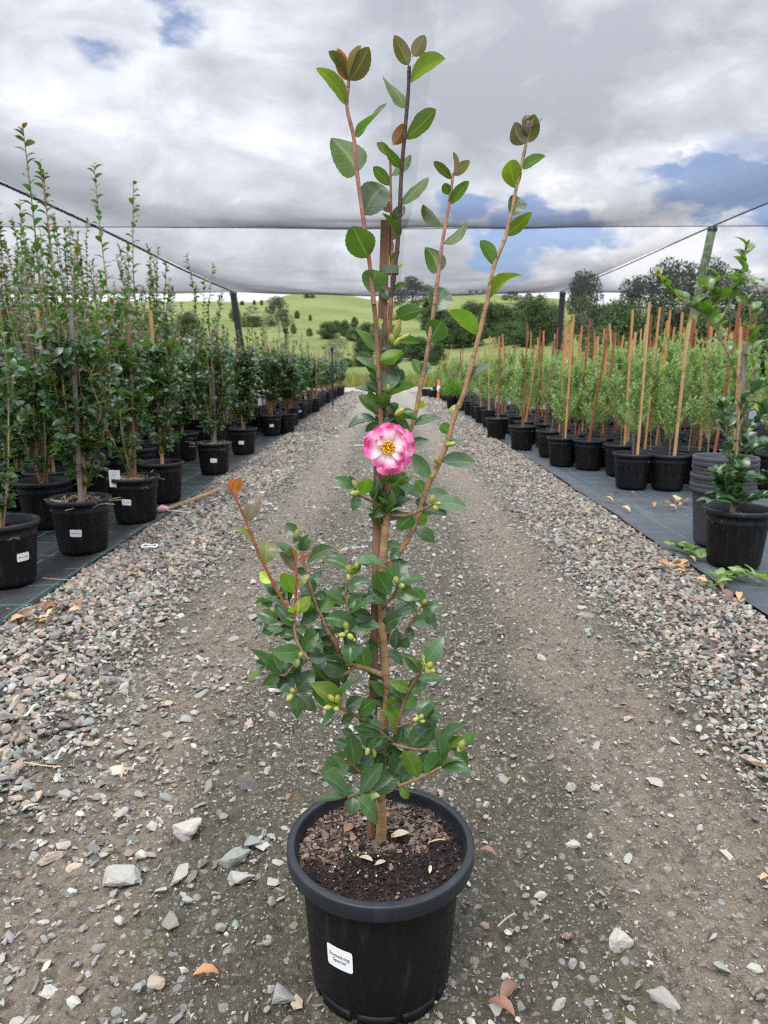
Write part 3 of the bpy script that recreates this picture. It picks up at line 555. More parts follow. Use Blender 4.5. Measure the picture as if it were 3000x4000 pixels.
BUDS = {6: [], 7: [(1025, 185, 26, 42, 80), (1038, 262, 42, 100, 75), (1010, 308, 32, 50, 100), (1045, 322, 32, 52, 45), (1078, 300, 25, 60, 25), (1330, 878, 30, 52, 10), (1253, 962, 30, 38, 80), (990, 575, 28, 40, 85), (1056, 702, 38, 58, 35), (805, 1143, 34, 48, 190), (808, 1093, 28, 48, 110), (1230, 1174, 38, 52, 80), (1246, 1221, 34, 36, 300), (1262, 1199, 20, 30, 10), (1228, 1052, 20, 30, 70)],
        8: [(1033, 643, 36, 44, 100), (1064, 676, 36, 36, 10), (1188, 762, 32, 36, 60), (1215, 1105, 42, 52, 60), (1205, 1132, 34, 42, 300), (1228, 1132, 32, 36, 330), (1140, 1397, 30, 36, 200), (1170, 1382, 32, 38, 60), (1176, 1406, 28, 30, 0), (1390, 1530, 42, 62, 70), (1378, 1556, 36, 42, 230), (878, 1571, 30, 42, 250), (915, 1581, 28, 44, 280),
            (682, 1282, 36, 56, 120), (718, 1285, 36, 58, 80), (665, 1331, 34, 58, 190), (710, 1340, 34, 34, 300), (762, 890, 36, 52, 95), (740, 940, 34, 42, 190), (786, 950, 36, 40, 320), (766, 921, 24, 28, 60), (805, 966, 20, 24, 330), (880, 940, 32, 34, 60), (520, 1046, 34, 38, 70), (478, 1056, 32, 44, 170), (500, 1096, 36, 48, 260), (473, 1240, 34, 36, 110), (458, 1280, 36, 46, 230), (775, 585, 36, 52, 95), (820, 565, 30, 38, 70), (775, 628, 22, 36, 270), (365, 805, 24, 34, 110), (500, 392, 30, 50, 80)]}
hero = thing('potted_camellia', 'tall staked camellia with one pink and white flower in the black pot on the drive', 'potted plant', (HX, HY, 0))
HO = np.array([HX, HY, 0.0])
# pot
rim_prof = [(.1455, .2405), (.1622, .2402), (.1650, .2415), (.1662, .246), (.1668, .2655), (.1662, .2685), (.1648, .270), (.1545, .2704), (.1525, .2694), (.1520, .266), (.1508, .258), (.1488, .246), (.1410, .2408), (.1385, .20)]
mb = MB(); mb.lathe([(.09, .004), (.121, .006), (.1235, .010), (.1265, .030), (.1272, .0315), (.1272, .033), (.1288, .036), (.1330, .10), (.1375, .17), (.1422, .236), (.1435, .2402), (.1460, .2404)], 96)
nf = 10
for k in range(nf):     # feet notches shown as raised blocks around the base
    a = k*2*math.pi/nf
    th = np.linspace(a, a+2*math.pi/nf*.84, 8)
    V = []
    for r_, z_ in ((.118, -.004), (.1246, -.004), (.1262, .018), (.118, .018)): V += [(r_*math.cos(q), r_*math.sin(q), z_+.004) for q in th]
    F_ = []
    for b in range(3):
        for q in range(7): F_.append([b*8+q, b*8+q+1, b*8+8+q+1, b*8+8+q])
    F_ += [[0, 8, 16, 24], [31, 23, 15, 7]]
    mb.add(V, F_)
GZ = float(gz(np.array([HX]), np.array([HY]))[0])+.004
hero.location = (HX, HY, GZ); HO[2] = GZ
pot = link('pot', mb.mesh('pot', M_POT), hero)
mb = MB(); mb.lathe(rim_prof, 96); mb.lathe([(.1385, .20), (.1345, .16), (.131, .12)], 96)
link('rim', mb.mesh('rim', M_RIM), pot)
mb = MB()   # inner ridges of the collar
for k in range(7):
    z = .2485+k*.0026; th = np.linspace(0, 2*math.pi, 97); rk = .1490+(z-.246)*.16
    mb.tube(np.stack([rk*np.cos(th), rk*np.sin(th), th*0+z], -1), .0008, 5, cap=False)
link('collar_ridges', mb.mesh('collar_ridges', M_POT), pot)
# potting mix : bark chips at the back, darker, finer mix in front
SOILZ = .247
def soil_mesh(r, z, nchip, size, dark_front, seed):
    q = np.random.default_rng(seed); mb = MB(); nr, nt_ = 26, 64
    rr = np.linspace(0, r, nr); th = np.arange(nt_)*2*math.pi/nt_; RR, TT = np.meshgrid(rr, th, indexing='ij'); X = RR*np.cos(TT); Y = RR*np.sin(TT)
    Zz = z+fbm(X*60/size*.01+9, Y*60/size*.01+seed, 4, 5)*size*1.6-.35*size*(RR/r)
    i = np.arange(nr-1)[:, None]*nt_; j = np.arange(nt_)[None]; j2 = (j+1) % nt_
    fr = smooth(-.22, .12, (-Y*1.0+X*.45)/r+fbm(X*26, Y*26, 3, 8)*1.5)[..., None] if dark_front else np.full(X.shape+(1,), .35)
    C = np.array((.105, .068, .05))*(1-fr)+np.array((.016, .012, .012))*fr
    mb.add(np.stack([X, Y, Zz], -1).reshape(-1, 3), np.stack([i+j, i+nt_+j, i+nt_+j2, i+j2], -1).reshape(-1, 4), C.reshape(-1, 3))
    a = q.random(nchip)*2*math.pi; b = np.sqrt(q.random(nchip))*r*.985; x = b*np.cos(a); y = b*np.sin(a)
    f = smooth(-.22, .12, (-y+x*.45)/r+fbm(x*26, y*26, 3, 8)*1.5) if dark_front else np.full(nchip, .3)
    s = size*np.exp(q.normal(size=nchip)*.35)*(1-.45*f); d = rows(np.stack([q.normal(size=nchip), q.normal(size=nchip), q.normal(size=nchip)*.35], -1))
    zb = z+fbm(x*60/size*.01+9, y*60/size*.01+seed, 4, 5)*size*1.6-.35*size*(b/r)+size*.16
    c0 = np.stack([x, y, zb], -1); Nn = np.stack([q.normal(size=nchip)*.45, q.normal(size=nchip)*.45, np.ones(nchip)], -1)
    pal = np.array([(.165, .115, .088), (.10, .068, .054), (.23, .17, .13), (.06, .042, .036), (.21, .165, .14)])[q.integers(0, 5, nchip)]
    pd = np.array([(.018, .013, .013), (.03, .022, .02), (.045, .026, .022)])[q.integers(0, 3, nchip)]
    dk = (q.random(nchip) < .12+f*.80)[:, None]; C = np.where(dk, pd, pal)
    leaves(mb, c0-d*s[:, None]*.5, c0+d*s[:, None]*.5, Nn, s*(.45+.3*q.random(nchip)), C, nseg=3, half=1, fold=.15, arc=.1, sharp=.5)
    return mb.mesh('potting_mix', M_SOIL, False)
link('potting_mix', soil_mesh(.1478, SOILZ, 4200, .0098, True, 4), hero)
for (x, y, L, w, a, c, nm) in ((.035, .030, .034, .018, .2, (.62, .50, .38), 'dead_leaf'), (-.025, -.035, .030, .012, -.6, (.55, .43, .33), 'dead_leaf'), (.0, -.045, .02, .01, .3, (.5, .42, .33), 'dead_leaf'), (.10, .012, .034, .004, .15, (.55, .42, .24), 'straw'), (.012, .09, .010, .009, 1.0, (.45, .12, .05), 'bark_chip'), (-.05, .02, .014, .013, .7, (.32, .14, .08), 'bark_chip'), (.022, .03, .008, .007, .5, (.60, .20, .04), 'bark_chip'), (.085, -.06, .018, .006, 1.4, (.5, .42, .32), 'dead_leaf'), (-.06, .05, .024, .018, .9, (.26, .11, .08), 'bark_chip'), (-.03, .075, .018, .011, -.4, (.42, .34, .26), 'bark_chip')):
    mb = MB(); d = np.array([math.cos(a), math.sin(a), .15])
    leaves(mb, [-d*L/2], [d*L/2], [(0.1, 0, 1)], w, c, nseg=6, half=1, fold=.18, arc=.10)
    link(nm, mb.mesh(nm, M_DRY), hero, (x, y, SOILZ+.008))
mb = MB(); r_ = .0020; mb.lathe([(0.0002, -r_), (r_*.7, -r_*.7), (r_, 0), (r_*.7, r_*.7), (0.0002, r_)], 8, (.42, .52, .36)); prill_me = mb.mesh('fertiliser_prill', simple('prill', (1, 1, 1), .5, vcol=True))
q = np.random.default_rng(5)
for k in range(14):
    a = q.uniform(1.6, 5.0); b = q.uniform(.03, .12); link('fertiliser_prill', prill_me, hero, (b*math.cos(a), b*math.sin(a)*.7, SOILZ+.006))
# stems
dense = []     # (px,py,depth offset)
q = np.random.default_rng(12)
groups = {}
def spline(pts, k=6):
    pts = np.asarray(pts, float); out = []
    for a in range(len(pts)-1):
        p0 = pts[max(a-1, 0)]; p1 = pts[a]; p2 = pts[a+1]; p3 = pts[min(a+2, len(pts)-1)]
        for t in np.arange(k)/k: out.append(.5*((2*p1)+(-p0+p2)*t+(2*p0-5*p1+4*p2-p3)*t*t+(-p0+3*p1-3*p2+p3)*t**3))
    out.append(pts[-1]); return np.array(out)
SH = []
for si, (z, d0, d1, r0, r1, c, s_) in enumerate(STEMS):
    p2 = spline([zp(z, *map(float, a.split(','))) for a in s_.split()], 7); n = len(p2); dd = np.linspace(d0, d1, n)
    for (a, b), d in zip(p2, dd): dense.append((a, b, d))
    pts = np.array([P(a, b, HY+d) for (a, b), d in zip(p2, dd)])-HO
    rad = np.linspace(r0, r1, n)*(1+.05*np.sin(np.arange(n)*1.1+si)+.03*q.normal(size=n))
    cc = np.array(c)*(1+.15*q.normal(size=(n, 1)))
    mb = MB(); mb.tube(pts, rad, 9, np.clip(cc, .01, 1))
    for k in range(4, n-1, 9):   # nodes
        mb.tube([pts[k]-[0, 0, rad[k]*.6], pts[k], pts[k]+[0, 0, rad[k]*.6]], [rad[k]*.95, rad[k]*1.14, rad[k]*.95], 8, np.array(c)*.8, cap=False)
    o = link('trunk' if si == 0 else 'branch', mb.mesh('branch', M_STEM), hero)
    if c is RED: o['label'] = 'young red shoot'
mb = MB(); foot = G(*zp(9, 812, 525), SOILZ+GZ)-HO    # trunk foot going into the mix
pts = spline([P(*zp(8, 948, 1820), HY)-HO, foot*.5+(P(*zp(8, 948, 1820), HY)-HO)*.5+[.002, 0, .0], foot, foot+[0, -.004, -.02]], 5)
mb.tube(pts, np.linspace(.0085, .0112, len(pts)), 10, (.36, .225, .12)); link('trunk', mb.mesh('trunk', M_STEM), hero)
dense = np.array(dense)
def depth_at(px, py):
    k = np.argmin((dense[:, 0]-px)**2+(dense[:, 1]-py)**2); return dense[k, 2]
# stake (behind the stem), ties
mb = MB(); sp_ = [P(*zp(6, 612, 1150), HY+.012)-HO, P(*zp(8, 935, 100), HY+.012)-HO, P(*zp(8, 916, 1000), HY+.006)-HO, G(*zp(9, 757, 512), SOILZ+GZ)-HO]
sp_.append(sp_[-1]+(sp_[-1]-sp_[-2])*.05)
for a, b in zip(sp_[:-1], sp_[1:]): mb.box(a, b+(b-a)*.002, .0142, .0142)
link('stake', mb.mesh('stake', M_STAKE, False), hero)
M_TIE = simple('green_tie', (.085, .115, .075), .6, 40, .2)
for (z, x, y, w) in ((7, 962, 1152, 66), (8, 935, 652, 66), (8, 925, 1290, 66), (6, 640, 1440, 80)):
    mb = MB(); th = np.linspace(0, 2*math.pi, 25); cpt = P(*zp(z, x, y), HY+.005)-HO; rx = w*.72/2/2773*1.16
    for dz in (0.,):
        a = np.stack([cpt[0]+rx*1.05*np.sign(np.cos(th))*np.abs(np.cos(th))**.6, cpt[1]+.0135*np.sign(np.sin(th))*np.abs(np.sin(th))**.6, th*0+cpt[2]-.006], -1); b = a+[0, 0, .012]
        V = np.concatenate([a, b]); n = 25; mb.add(V, [[k, k+1, n+k+1, n+k] for k in range(24)])
    link('plant_tie', mb.mesh('plant_tie', M_TIE), hero)
# leaves
Bs, Ts, Ns, Ws, Cs = [], [], [], [], []; young = []
CAMP = np.array([0, 0, CAMH])
for z, s_ in LV.items():
    for e in s_.replace('\n', '').split(';'):
        a = e.strip().split(',');
        if len(a) < 6: continue
        bx, by, tx, ty, w = map(float, a[:5]); c = a[5]
        b2 = zp(z, bx, by); t2 = zp(z, tx, ty); L2 = math.hypot(b2[0]-t2[0], b2[1]-t2[1]); w2 = w*ZM[z][2]
        # snap base to the closest stem
        k = np.argmin((dense[:, 0]-b2[0])**2+(dense[:, 1]-b2[1])**2); dpt = dense[k, 2]
        if (dense[k, 0]-b2[0])**2+(dense[k, 1]-b2[1])**2 < 34**2: b2 = (dense[k, 0]*.85+b2[0]*.15, dense[k, 1]*.85+b2[1]*.15)
        Y0 = HY+dpt; base = P(*b2, Y0); sc = Y0/2773.0*1.02; Lw = max(L2*sc, .004)
        aspect = w2/max(L2, 1)
        tilt = (.18 if aspect < .62 else .55)*Lw*(1 if q.random() < .5 else -1)
        if c in 'ld': tilt = -abs(tilt)*(1 if c == 'l' else -.8)
        tip = P(*t2, Y0+tilt); D = tip-base; Lt = np.linalg.norm(D); d = D/Lt
        C_ = CAMP-base; C_ -= d*np.dot(C_, d); C_ /= np.linalg.norm(C_); X_ = np.cross(d, C_)
        wapp = w2*sc; wt = max(wapp, .50*Lt if c not in 'yo' else wapp)
        ph = math.acos(min(1, wapp/wt)); N1 = C_*math.cos(ph)+X_*math.sin(ph); N2 = C_*math.cos(ph)-X_*math.sin(ph)
        N = N1 if abs(N1[2]) > abs(N2[2]) else N2
        if N[2] < 0: N = -N
        if z == 6 and c in 'glbov' and np.dot(N, C_) > 0: N = -N      # seen from below: pale undersides
        if z == 8 and c in 'gdpl': tip = base+(tip-base)*1.22; wt *= 1.24
        if z == 7 and c in 'gdpl': tip = base+(tip-base)*1.08; wt *= 1.10
        cmul = np.array((.95, .72, .40)) if z == 6 and c in 'gl' else np.array((.8, .75, .7)) if z == 6 else 1.0  # upper leaves darkened to olive: backlit look put into their colour
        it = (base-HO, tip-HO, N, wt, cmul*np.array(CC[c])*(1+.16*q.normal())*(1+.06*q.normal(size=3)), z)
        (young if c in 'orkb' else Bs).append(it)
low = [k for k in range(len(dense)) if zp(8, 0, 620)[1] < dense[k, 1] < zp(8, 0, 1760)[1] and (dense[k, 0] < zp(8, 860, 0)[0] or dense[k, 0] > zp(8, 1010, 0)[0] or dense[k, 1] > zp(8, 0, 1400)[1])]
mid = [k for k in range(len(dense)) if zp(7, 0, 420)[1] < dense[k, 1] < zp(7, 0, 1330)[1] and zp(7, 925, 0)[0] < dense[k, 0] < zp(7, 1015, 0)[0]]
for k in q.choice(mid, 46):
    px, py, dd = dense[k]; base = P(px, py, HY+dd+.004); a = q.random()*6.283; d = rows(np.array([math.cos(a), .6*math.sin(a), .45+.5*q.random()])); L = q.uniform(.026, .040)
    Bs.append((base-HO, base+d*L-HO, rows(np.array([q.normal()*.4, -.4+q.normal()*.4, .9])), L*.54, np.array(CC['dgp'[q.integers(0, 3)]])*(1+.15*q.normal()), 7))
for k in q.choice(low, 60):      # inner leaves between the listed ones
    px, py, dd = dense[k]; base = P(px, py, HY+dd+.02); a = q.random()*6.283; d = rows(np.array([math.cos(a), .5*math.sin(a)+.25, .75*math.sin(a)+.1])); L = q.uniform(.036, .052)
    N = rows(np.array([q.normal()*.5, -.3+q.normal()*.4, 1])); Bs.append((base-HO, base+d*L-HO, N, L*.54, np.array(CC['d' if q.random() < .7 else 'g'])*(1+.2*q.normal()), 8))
def leaf_obj(items, name, label=None):
    mb = MB()
    for zz in (6, 7, 8):
        its = [i_[:5] for i_ in items if i_[5] == zz]
        if not its: continue
        B, T, N, Wd, C = map(np.array, zip(*its)); n = len(B)
        leaves(mb, B, T, N, Wd, np.clip(C, .005, 1), nseg=18, half=3, fold=q.uniform(.10, .60, n), arc=q.uniform(-.02, .17, n), serr=.022, ripple=.008, twist=.55, sharp={6: .72, 7: .86, 8: .98}[zz])
    o = link(name, mb.mesh(name, M_LEAF), hero)
    if label: o['label'] = label
leaf_obj(Bs, 'foliage'); leaf_obj(young, 'young_leaves', 'bronze and red young leaves at the shoot tips')
# buds
mb = MB(); prof = [(.0003, -.5), (.2, -.46), (.36, -.3), (.44, -.05), (.42, .15), (.32, .33), (.17, .45), (.0003, .5)]
cb = np.array([(.22, .30, .05)]*4+[(.32, .36, .06), (.30, .28, .07), (.20, .10, .04), (.16, .08, .035)])
mb.lathe(prof, 14, np.repeat(cb, 14, axis=0))
for k in range(5):      # overlapping sepals
    a0 = k*2.4; th = np.linspace(a0, a0+1.7, 7); V = []
    for (r_, z_) in ((.2, -.47), (.385, -.3), (.468, -.05), (.455, .12+.05*(k % 2))):
        V += [(r_*math.cos(t_), r_*math.sin(t_), z_-.12*abs(t_-a0-.85)*(z_ > 0)) for t_ in th]
    mb.add(V, [[b*7+j, b*7+j+1, b*7+8+j, b*7+7+j] for b in range(3) for j in range(6)], (.26, .34, .06) if k % 2 else (.33, .34, .08))
bud_me = mb.mesh('flower_bud', simple('bud', (1, 1, 1), .42, 260, .2, vcol=True))
for z, L_ in BUDS.items():
    for (x, y, w, h, ang) in L_:
        px, py = zp(z, x, y); Y0 = HY+depth_at(px, py)-.012; p = P(px, py, Y0)-HO; s_ = Y0/2773*ZM[z][2]
        o = link('flower_bud', bud_me, hero, p); o.scale = (w*s_*1.05, w*s_*1.05, h*s_*1.22)
        d = Vector((math.cos(R(ang)), -.35, math.sin(R(ang)))); o.rotation_euler = d.to_track_quat('Z', 'Y').to_euler()
# flower
fl = link('flower', None, hero); FP = P(1518, 1748, HY-.05); fl.location = FP-HO; fl.scale = (.87, .87, .87)
toc = CAMP-FP; toc = toc/np.linalg.norm(toc)
fl.rotation_euler = Vector((toc[0]-.08, toc[1], toc[2]-.06)).to_track_quat('Z', 'Y').to_euler()
mb = MB(); q = np.random.default_rng(21)
PET = [(a+q.normal()*.12, .0395+.0022*q.normal(), .044, .14+.16*q.random(), -.007+.006*(i_ % 2)) for i_, a in enumerate(np.arange(7)*2*math.pi/7+.2)]+[(a+q.normal()*.15, .033+.002*q.normal(), .040, .36+.32*q.random(), .002+.004*q.random()) for a in np.arange(5)*2*math.pi/5+.5]+[(-.35, .026, .026, .75, .006), (2.3, .021, .02, .8, .006)]
for (a, L, wd, up, z0) in PET:
    nu, nv = 13, 12; u = np.linspace(-1, 1, nu); v = np.linspace(0, 1, nv); U, Vv = np.meshgrid(u, v)
    hw = wd/2*np.clip(.30+1.05*Vv**.75, 0, 1.12)*np.sqrt(np.clip(1-(np.clip((Vv-.72)/.28, 0, 1)*.80)**2, 0, 1))
    notch = 1-.05*np.exp(-(U/.2)**2)-.07*U**2+.025*np.sin(U*9+a*5)*Vv
    rr = .004+L*Vv*notch; ph = q.random()*6
    h = z0+up*L*(Vv*1.15-.85*Vv**2.2)+.0050*np.sin(U*4.0+ph)*Vv**2.2+.0022*np.sin(U*9+2*ph)*Vv**4+.0045*(U**2)*Vv*(1 if up > .3 else .5)
    x = rr*math.cos(a)-U*hw*math.sin(a); y = rr*math.sin(a)+U*hw*math.cos(a)
    edge = np.maximum(Vv**1.0, np.abs(U)*.80*np.clip(Vv*1.5, 0, 1)); t_ = smooth(.50, .96, edge+.05*np.sin(U*9+a*3)*.6)[..., None]
    C = np.array((.88, .70, .78))*(1-t_)+np.array((.80, .09, .37))*t_
    yl = smooth(.25, .0, Vv)[..., None]; C = C*(1-yl*.8)+np.array((.85, .70, .38))*yl*.8
    F_ = [[r_*nu+c_, r_*nu+c_+1, r_*nu+nu+c_+1, r_*nu+nu+c_] for r_ in range(nv-1) for c_ in range(nu-1)]
    mb.add(np.stack([x, y, h], -1).reshape(-1, 3), F_, C.reshape(-1, 3))
m, t = mat('petal'); vc = t.n('ShaderNodeVertexColor', layer_name='Col').outputs[0]
pb = t.n('ShaderNodeBsdfPrincipled', {'Base Color': vc, 'Roughness': .55, 'Specular IOR Level': .25}); tr = t.n('ShaderNodeBsdfTranslucent', {'Color': vc})
t.n('ShaderNodeOutputMaterial', {0: t.n('ShaderNodeMixShader', {0: .3, 1: pb, 2: tr})})
pet_me = mb.mesh('petals', m); po = link('petals', pet_me, fl); sm = po.modifiers.new('s', 'SUBSURF'); sm.levels = 1; sm.render_levels = 1
mb = MB()
for k in range(120):
    a = q.random()*6.283; r0 = .0025*q.random(); r1 = .0125*math.sqrt(q.random()); h = .012+.005*q.random()
    pts = spline([(r0*math.cos(a), r0*math.sin(a), .002), (r1*.5*math.cos(a), r1*.5*math.sin(a), h*.6), (r1*math.cos(a), r1*math.sin(a), h)], 3)
    mb.tube(pts, .0005, 4, (.88, .56, .06), cap=False)
    e = pts[-1]; mb.tube([e-[.001, 0, .0004], e, e+[.001, .0004, .0003]], [.0006, .0013, .0006], 5, (.85, .48, .03) if k % 3 else (.62, .30, .02))
link('stamens', mb.mesh('stamens', simple('stamen', (1, 1, 1), .5, vcol=True)), fl)
# white slip tag behind the flower
mb = MB(); a = P(1385, 1739, HY+.005)-HO; b = P(1440, 1738, HY+.005)-HO
mb.box(a, b, .0045, .0006, up=(0, 0, 1)); link('slip_tag', mb.mesh('slip_tag', M_PAPER, False), hero)
# sticker with writing, wrapped round the pot
def text_mesh(s, size):
    cu = bpy.data.curves.new('t', 'FONT'); cu.body = s; cu.size = size; cu.align_x = 'CENTER'; cu.align_y = 'CENTER'; cu.space_line = 1.0; cu.offset = size*.004; cu.resolution_u = 3
    ob = bpy.data.objects.new('t', cu); COL.objects.link(ob); dg = bpy.context.evaluated_depsgraph_get(); dg.update()
    me = bpy.data.meshes.new_from_object(ob.evaluated_get(dg)); bpy.data.objects.remove(ob); return me
def sticker(w, h, rad, ang, z, slope, text, size, parent, rot=0.0, label=None):
    """label wrapped on a cone of radius rad (at its centre height z), facing angle ang"""
    def wrap(x, y, off):
        c_, s_ = math.cos(rot), math.sin(rot); x, y = x*c_-y*s_, x*s_+y*c_
        r_ = rad+slope*y+off; a = ang+x/rad; return (r_*math.cos(a), r_*math.sin(a), z+y)
    nx_, ny_ = 12, 8; V = []; rc = .06
    for jj in range(ny_+1):
        for ii in range(nx_+1):
            x = (ii/nx_-.5)*w; y = (jj/ny_-.5)*h
            ex = abs(ii/nx_-.5)*2; ey = abs(jj/ny_-.5)*2
            if ex == 1 and ey == 1: x *= .955; y *= .94
            V.append(wrap(x, y, .0012))
    F_ = np.array([[b*(nx_+1)+c_, b*(nx_+1)+c_+1, (b+1)*(nx_+1)+c_+1, (b+1)*(nx_+1)+c_] for b in range(ny_) for c_ in range(nx_)])
    me = data_mesh('sticker', V, F_, mat=M_PAPER); o = link('sticker', me, parent)
    if text:
        tm = text_mesh(text, size)
        for v in tm.vertices: v.co = wrap(v.co.x, v.co.y, .0019)
        tm.materials.clear(); tm.materials.append(M_INK); link('lettering', tm, o)
    return o
lp = P(1316, 3735, 1.0); aa = math.atan2(-.118, -.070)
sticker(.050, .043, .1345, R(240), .130, .06, "Something\nSpecial", .0094, hero)

# ------------------------------------------------------------------ nursery pots and bed plants
def pot_meshes(sc=1.0):
    mb = MB(); mb.lathe([(.02, .004), (.128, .004), (.134, .010), (.138, .03), (.160, .27), (.1625, .275), (.1625, .293), (.170, .294)], 40)
    body = mb.mesh('pot_body', M_POT)
    mb = MB(); mb.lathe([(.168, .294), (.1765, .295), (.180, .300), (.180, .315), (.1765, .321), (.168, .321), (.164, .317), (.160, .25)], 40)
    return body, mb.mesh('pot_rim', M_RIM)
POT_ME, RIM_ME = pot_meshes()
SOIL_ME = [soil_mesh(.160, .262, 420, .022, False, s) for s in (11, 12)]
mb = MB(); q = np.random.default_rng(31)
for k in range(60):
    a = q.random()*6.283; r_ = q.uniform(.05, .15); b = np.array([r_*math.cos(a), r_*math.sin(a), .262]); d = np.array([q.normal()*.05, q.normal()*.05, .03+.04*q.random()])
    mb.tube(spline([b, b+d*.7, b+d+[d[0]*.6, d[1]*.6, -.01]], 3), .0016, 4, (.50, .38, .24), cap=False)
STRAW_ME = mb.mesh('dead_weeds', M_STEM)
def camellia(seed, top, dense_to, nshoot, clear=.0, bush=.24, nl=1.0, ball=False):
    """one bed camellia: (stem mesh, foliage mesh); origin at pot base"""
    q = np.random.default_rng(seed); sm = MB(); B, T, N, Wd, C = [], [], [], [], []
    z0 = .262
    def lf(p, ax, L, col, up=.5):
        a = q.random()*6.283; o = rows(np.array([math.cos(a), math.sin(a), 0])); o = rows(o-ax*np.dot(o, ax)*.9)
        d = rows(o*(.75+.3*q.random())+ax*(.55+.35*q.random())+np.array([0, 0, -.25*q.random()])); n_ = rows(ax*.8-o*.25+np.array([q.normal()*.35, q.normal()*.35, .5]))
        B.append(p); T.append(p+d*L); N.append(n_); Wd.append(L*(.50+.12*q.random())); C.append(col)
    def gcol():
        u = q.random()
        if u < .06: return np.array((.10, .17, .03))
        return np.array((.044, .090, .046))*(.55+1.0*q.random())+np.array((.016, .022, .0))*q.random()
    hs = z0+dense_to*.55
    tr = spline([(0, 0, z0-.03), (q.normal()*.02, q.normal()*.02, z0+dense_to*.25), (q.normal()*.03, q.normal()*.03, hs)], 5)
    sm.tube(tr, np.linspace(.0125, .009, len(tr)), 7, (.38, .25, .15))
    for k in range(nshoot):
        f = q.uniform(.05, 1.0) if k else 1.0
        st = tr[int(f*(len(tr)-1))]; a = q.random()*6.283; spread = bush*(.35+.9*q.random()); ht = z0+(dense_to+(top-dense_to)*(q.random()**1.5)) if k else z0+top
        ln = ht-st[2]
        e = np.array([st[0]+spread*math.cos(a), st[1]+spread*math.sin(a), ht]); m1 = st+(e-st)*.35+np.array([spread*.35*math.cos(a), spread*.35*math.sin(a), -.02])
        pts = spline([st, m1, st+(e-st)*.7+np.array([q.normal()*.025, q.normal()*.025, 0]), e], 8)
        sm.tube(pts, np.linspace(.0066, .0020, len(pts)), 5, (.36, .22, .13) if q.random() < .75 else (.22, .11, .065))
        seg = np.linalg.norm(np.diff(pts, axis=0), axis=1).sum(); nlf = int(seg/.030*nl); tt = np.linspace(.0, 1, nlf+2)[1:]
        for u in tt:
            x = u*(len(pts)-1); i0 = min(int(x), len(pts)-2); p = pts[i0]+(pts[i0+1]-pts[i0])*(x-i0); ax = rows(pts[i0+1]-pts[i0])
            if p[2] < z0+clear: continue
            tip = (1-u)*seg
            L = (.066+.024*q.random())*(1-.25*u)
            col = gcol()
            if tip < .05: col = np.array((.16, .045, .035))*(.7+.6*q.random()); L *= .75
            elif tip < .25 and q.random() < .3: col = np.array((.05, .07, .02))
            lf(p, ax, L, col)
            if p[2] < z0+dense_to and q.random() < (.42 if not ball else .5)*nl:    # side twig
                a2 = q.random()*6.283; d2 = rows(np.array([math.cos(a2), math.sin(a2), .7+.5*q.random()])); l2 = .07+.12*q.random()
                if ball: l2 *= 1.25
                sm.tube([p, p+d2*l2*.5, p+d2*l2], [.0022, .0018, .0012], 4, (.22, .13, .075), cap=False)
                for w in np.linspace(.25, 1, int(l2/.017)): lf(p+d2*l2*w, d2, .058+.026*q.random(), gcol())
    fm = MB(); B, T, N, Wd, C = map(np.array, (B, T, N, Wd, C))
    leaves(fm, B, T, N, Wd, C, nseg=4, half=1, fold=q.uniform(.15, .5, len(B)), arc=.10, droop=.12, sharp=.7)
    return sm.mesh('stem', M_STEM), fm.mesh('foliage', M_LEAFB)
CAM_T = [camellia(200+k, tp, de, ns, clear=.10, bush=bu, nl=.92) for k, (tp, de, ns, bu) in enumerate(((2.2, .98, 12, .20), (2.0, .92, 11, .20), (2.05, .90, 11, .21), (1.6, .92, 12, .21), (1.85, .95, 12, .19), (1.45, .9, 12, .20)))]
CAM_B = [camellia(300+k, tp, de, ns, clear=.26, bush=.24, nl=.95, ball=True) for k, (tp, de, ns) in enumerate(((1.1, .90, 12), (1.0, .85, 12), (1.55, .9, 11), (1.35, .82, 11)))]
def stake_me(mt, h, w=.017):
    mb = MB(); mb.box((0, 0, .20), (0, 0, h), w, w); return mb.mesh('stake', mt, False)
STK_L = [stake_me(M_STK_T, 1.5, .02), stake_me(M_STK_G, 1.4, .022), stake_me(M_STAKE, 1.35, .02)]
def obj(name, me, parent, loc=None, rot=None):
    o = link(name, me, parent, loc)
    if rot: o.rotation_euler = rot
    return o
def potted(name, label, cat, group, x, y, rz, fol, soil, sc=1.0, stake=None, tilt=(0, 0), straw=False, fscale=1.0, spos=(.03, .02)):
    t_ = thing(name, label, cat, (x, y, .024), 0, group, sc)
    b = obj('pot', POT_ME, t_); obj('rim', RIM_ME, b); obj('potting_mix', soil, t_)
    s_ = obj('stem', fol[0], t_, None, (tilt[0]*.4, tilt[1]*.4, rz)); f_ = obj('foliage', fol[1], t_, None, (tilt[0]*.4, tilt[1]*.4, rz))
    for o in (s_, f_):
        o.scale = (fscale, fscale, fscale); o.location = (0, 0, .262*(1-fscale))
    if stake: obj('stake', stake, t_, (spos[0]-math.sin(tilt[1])*.26, spos[1]+math.sin(tilt[0])*.26, 0), (tilt[0], tilt[1], rz*.3))
    if straw: obj('dead_weeds', STRAW_ME, t_, None, (0, 0, rz))
    return t_
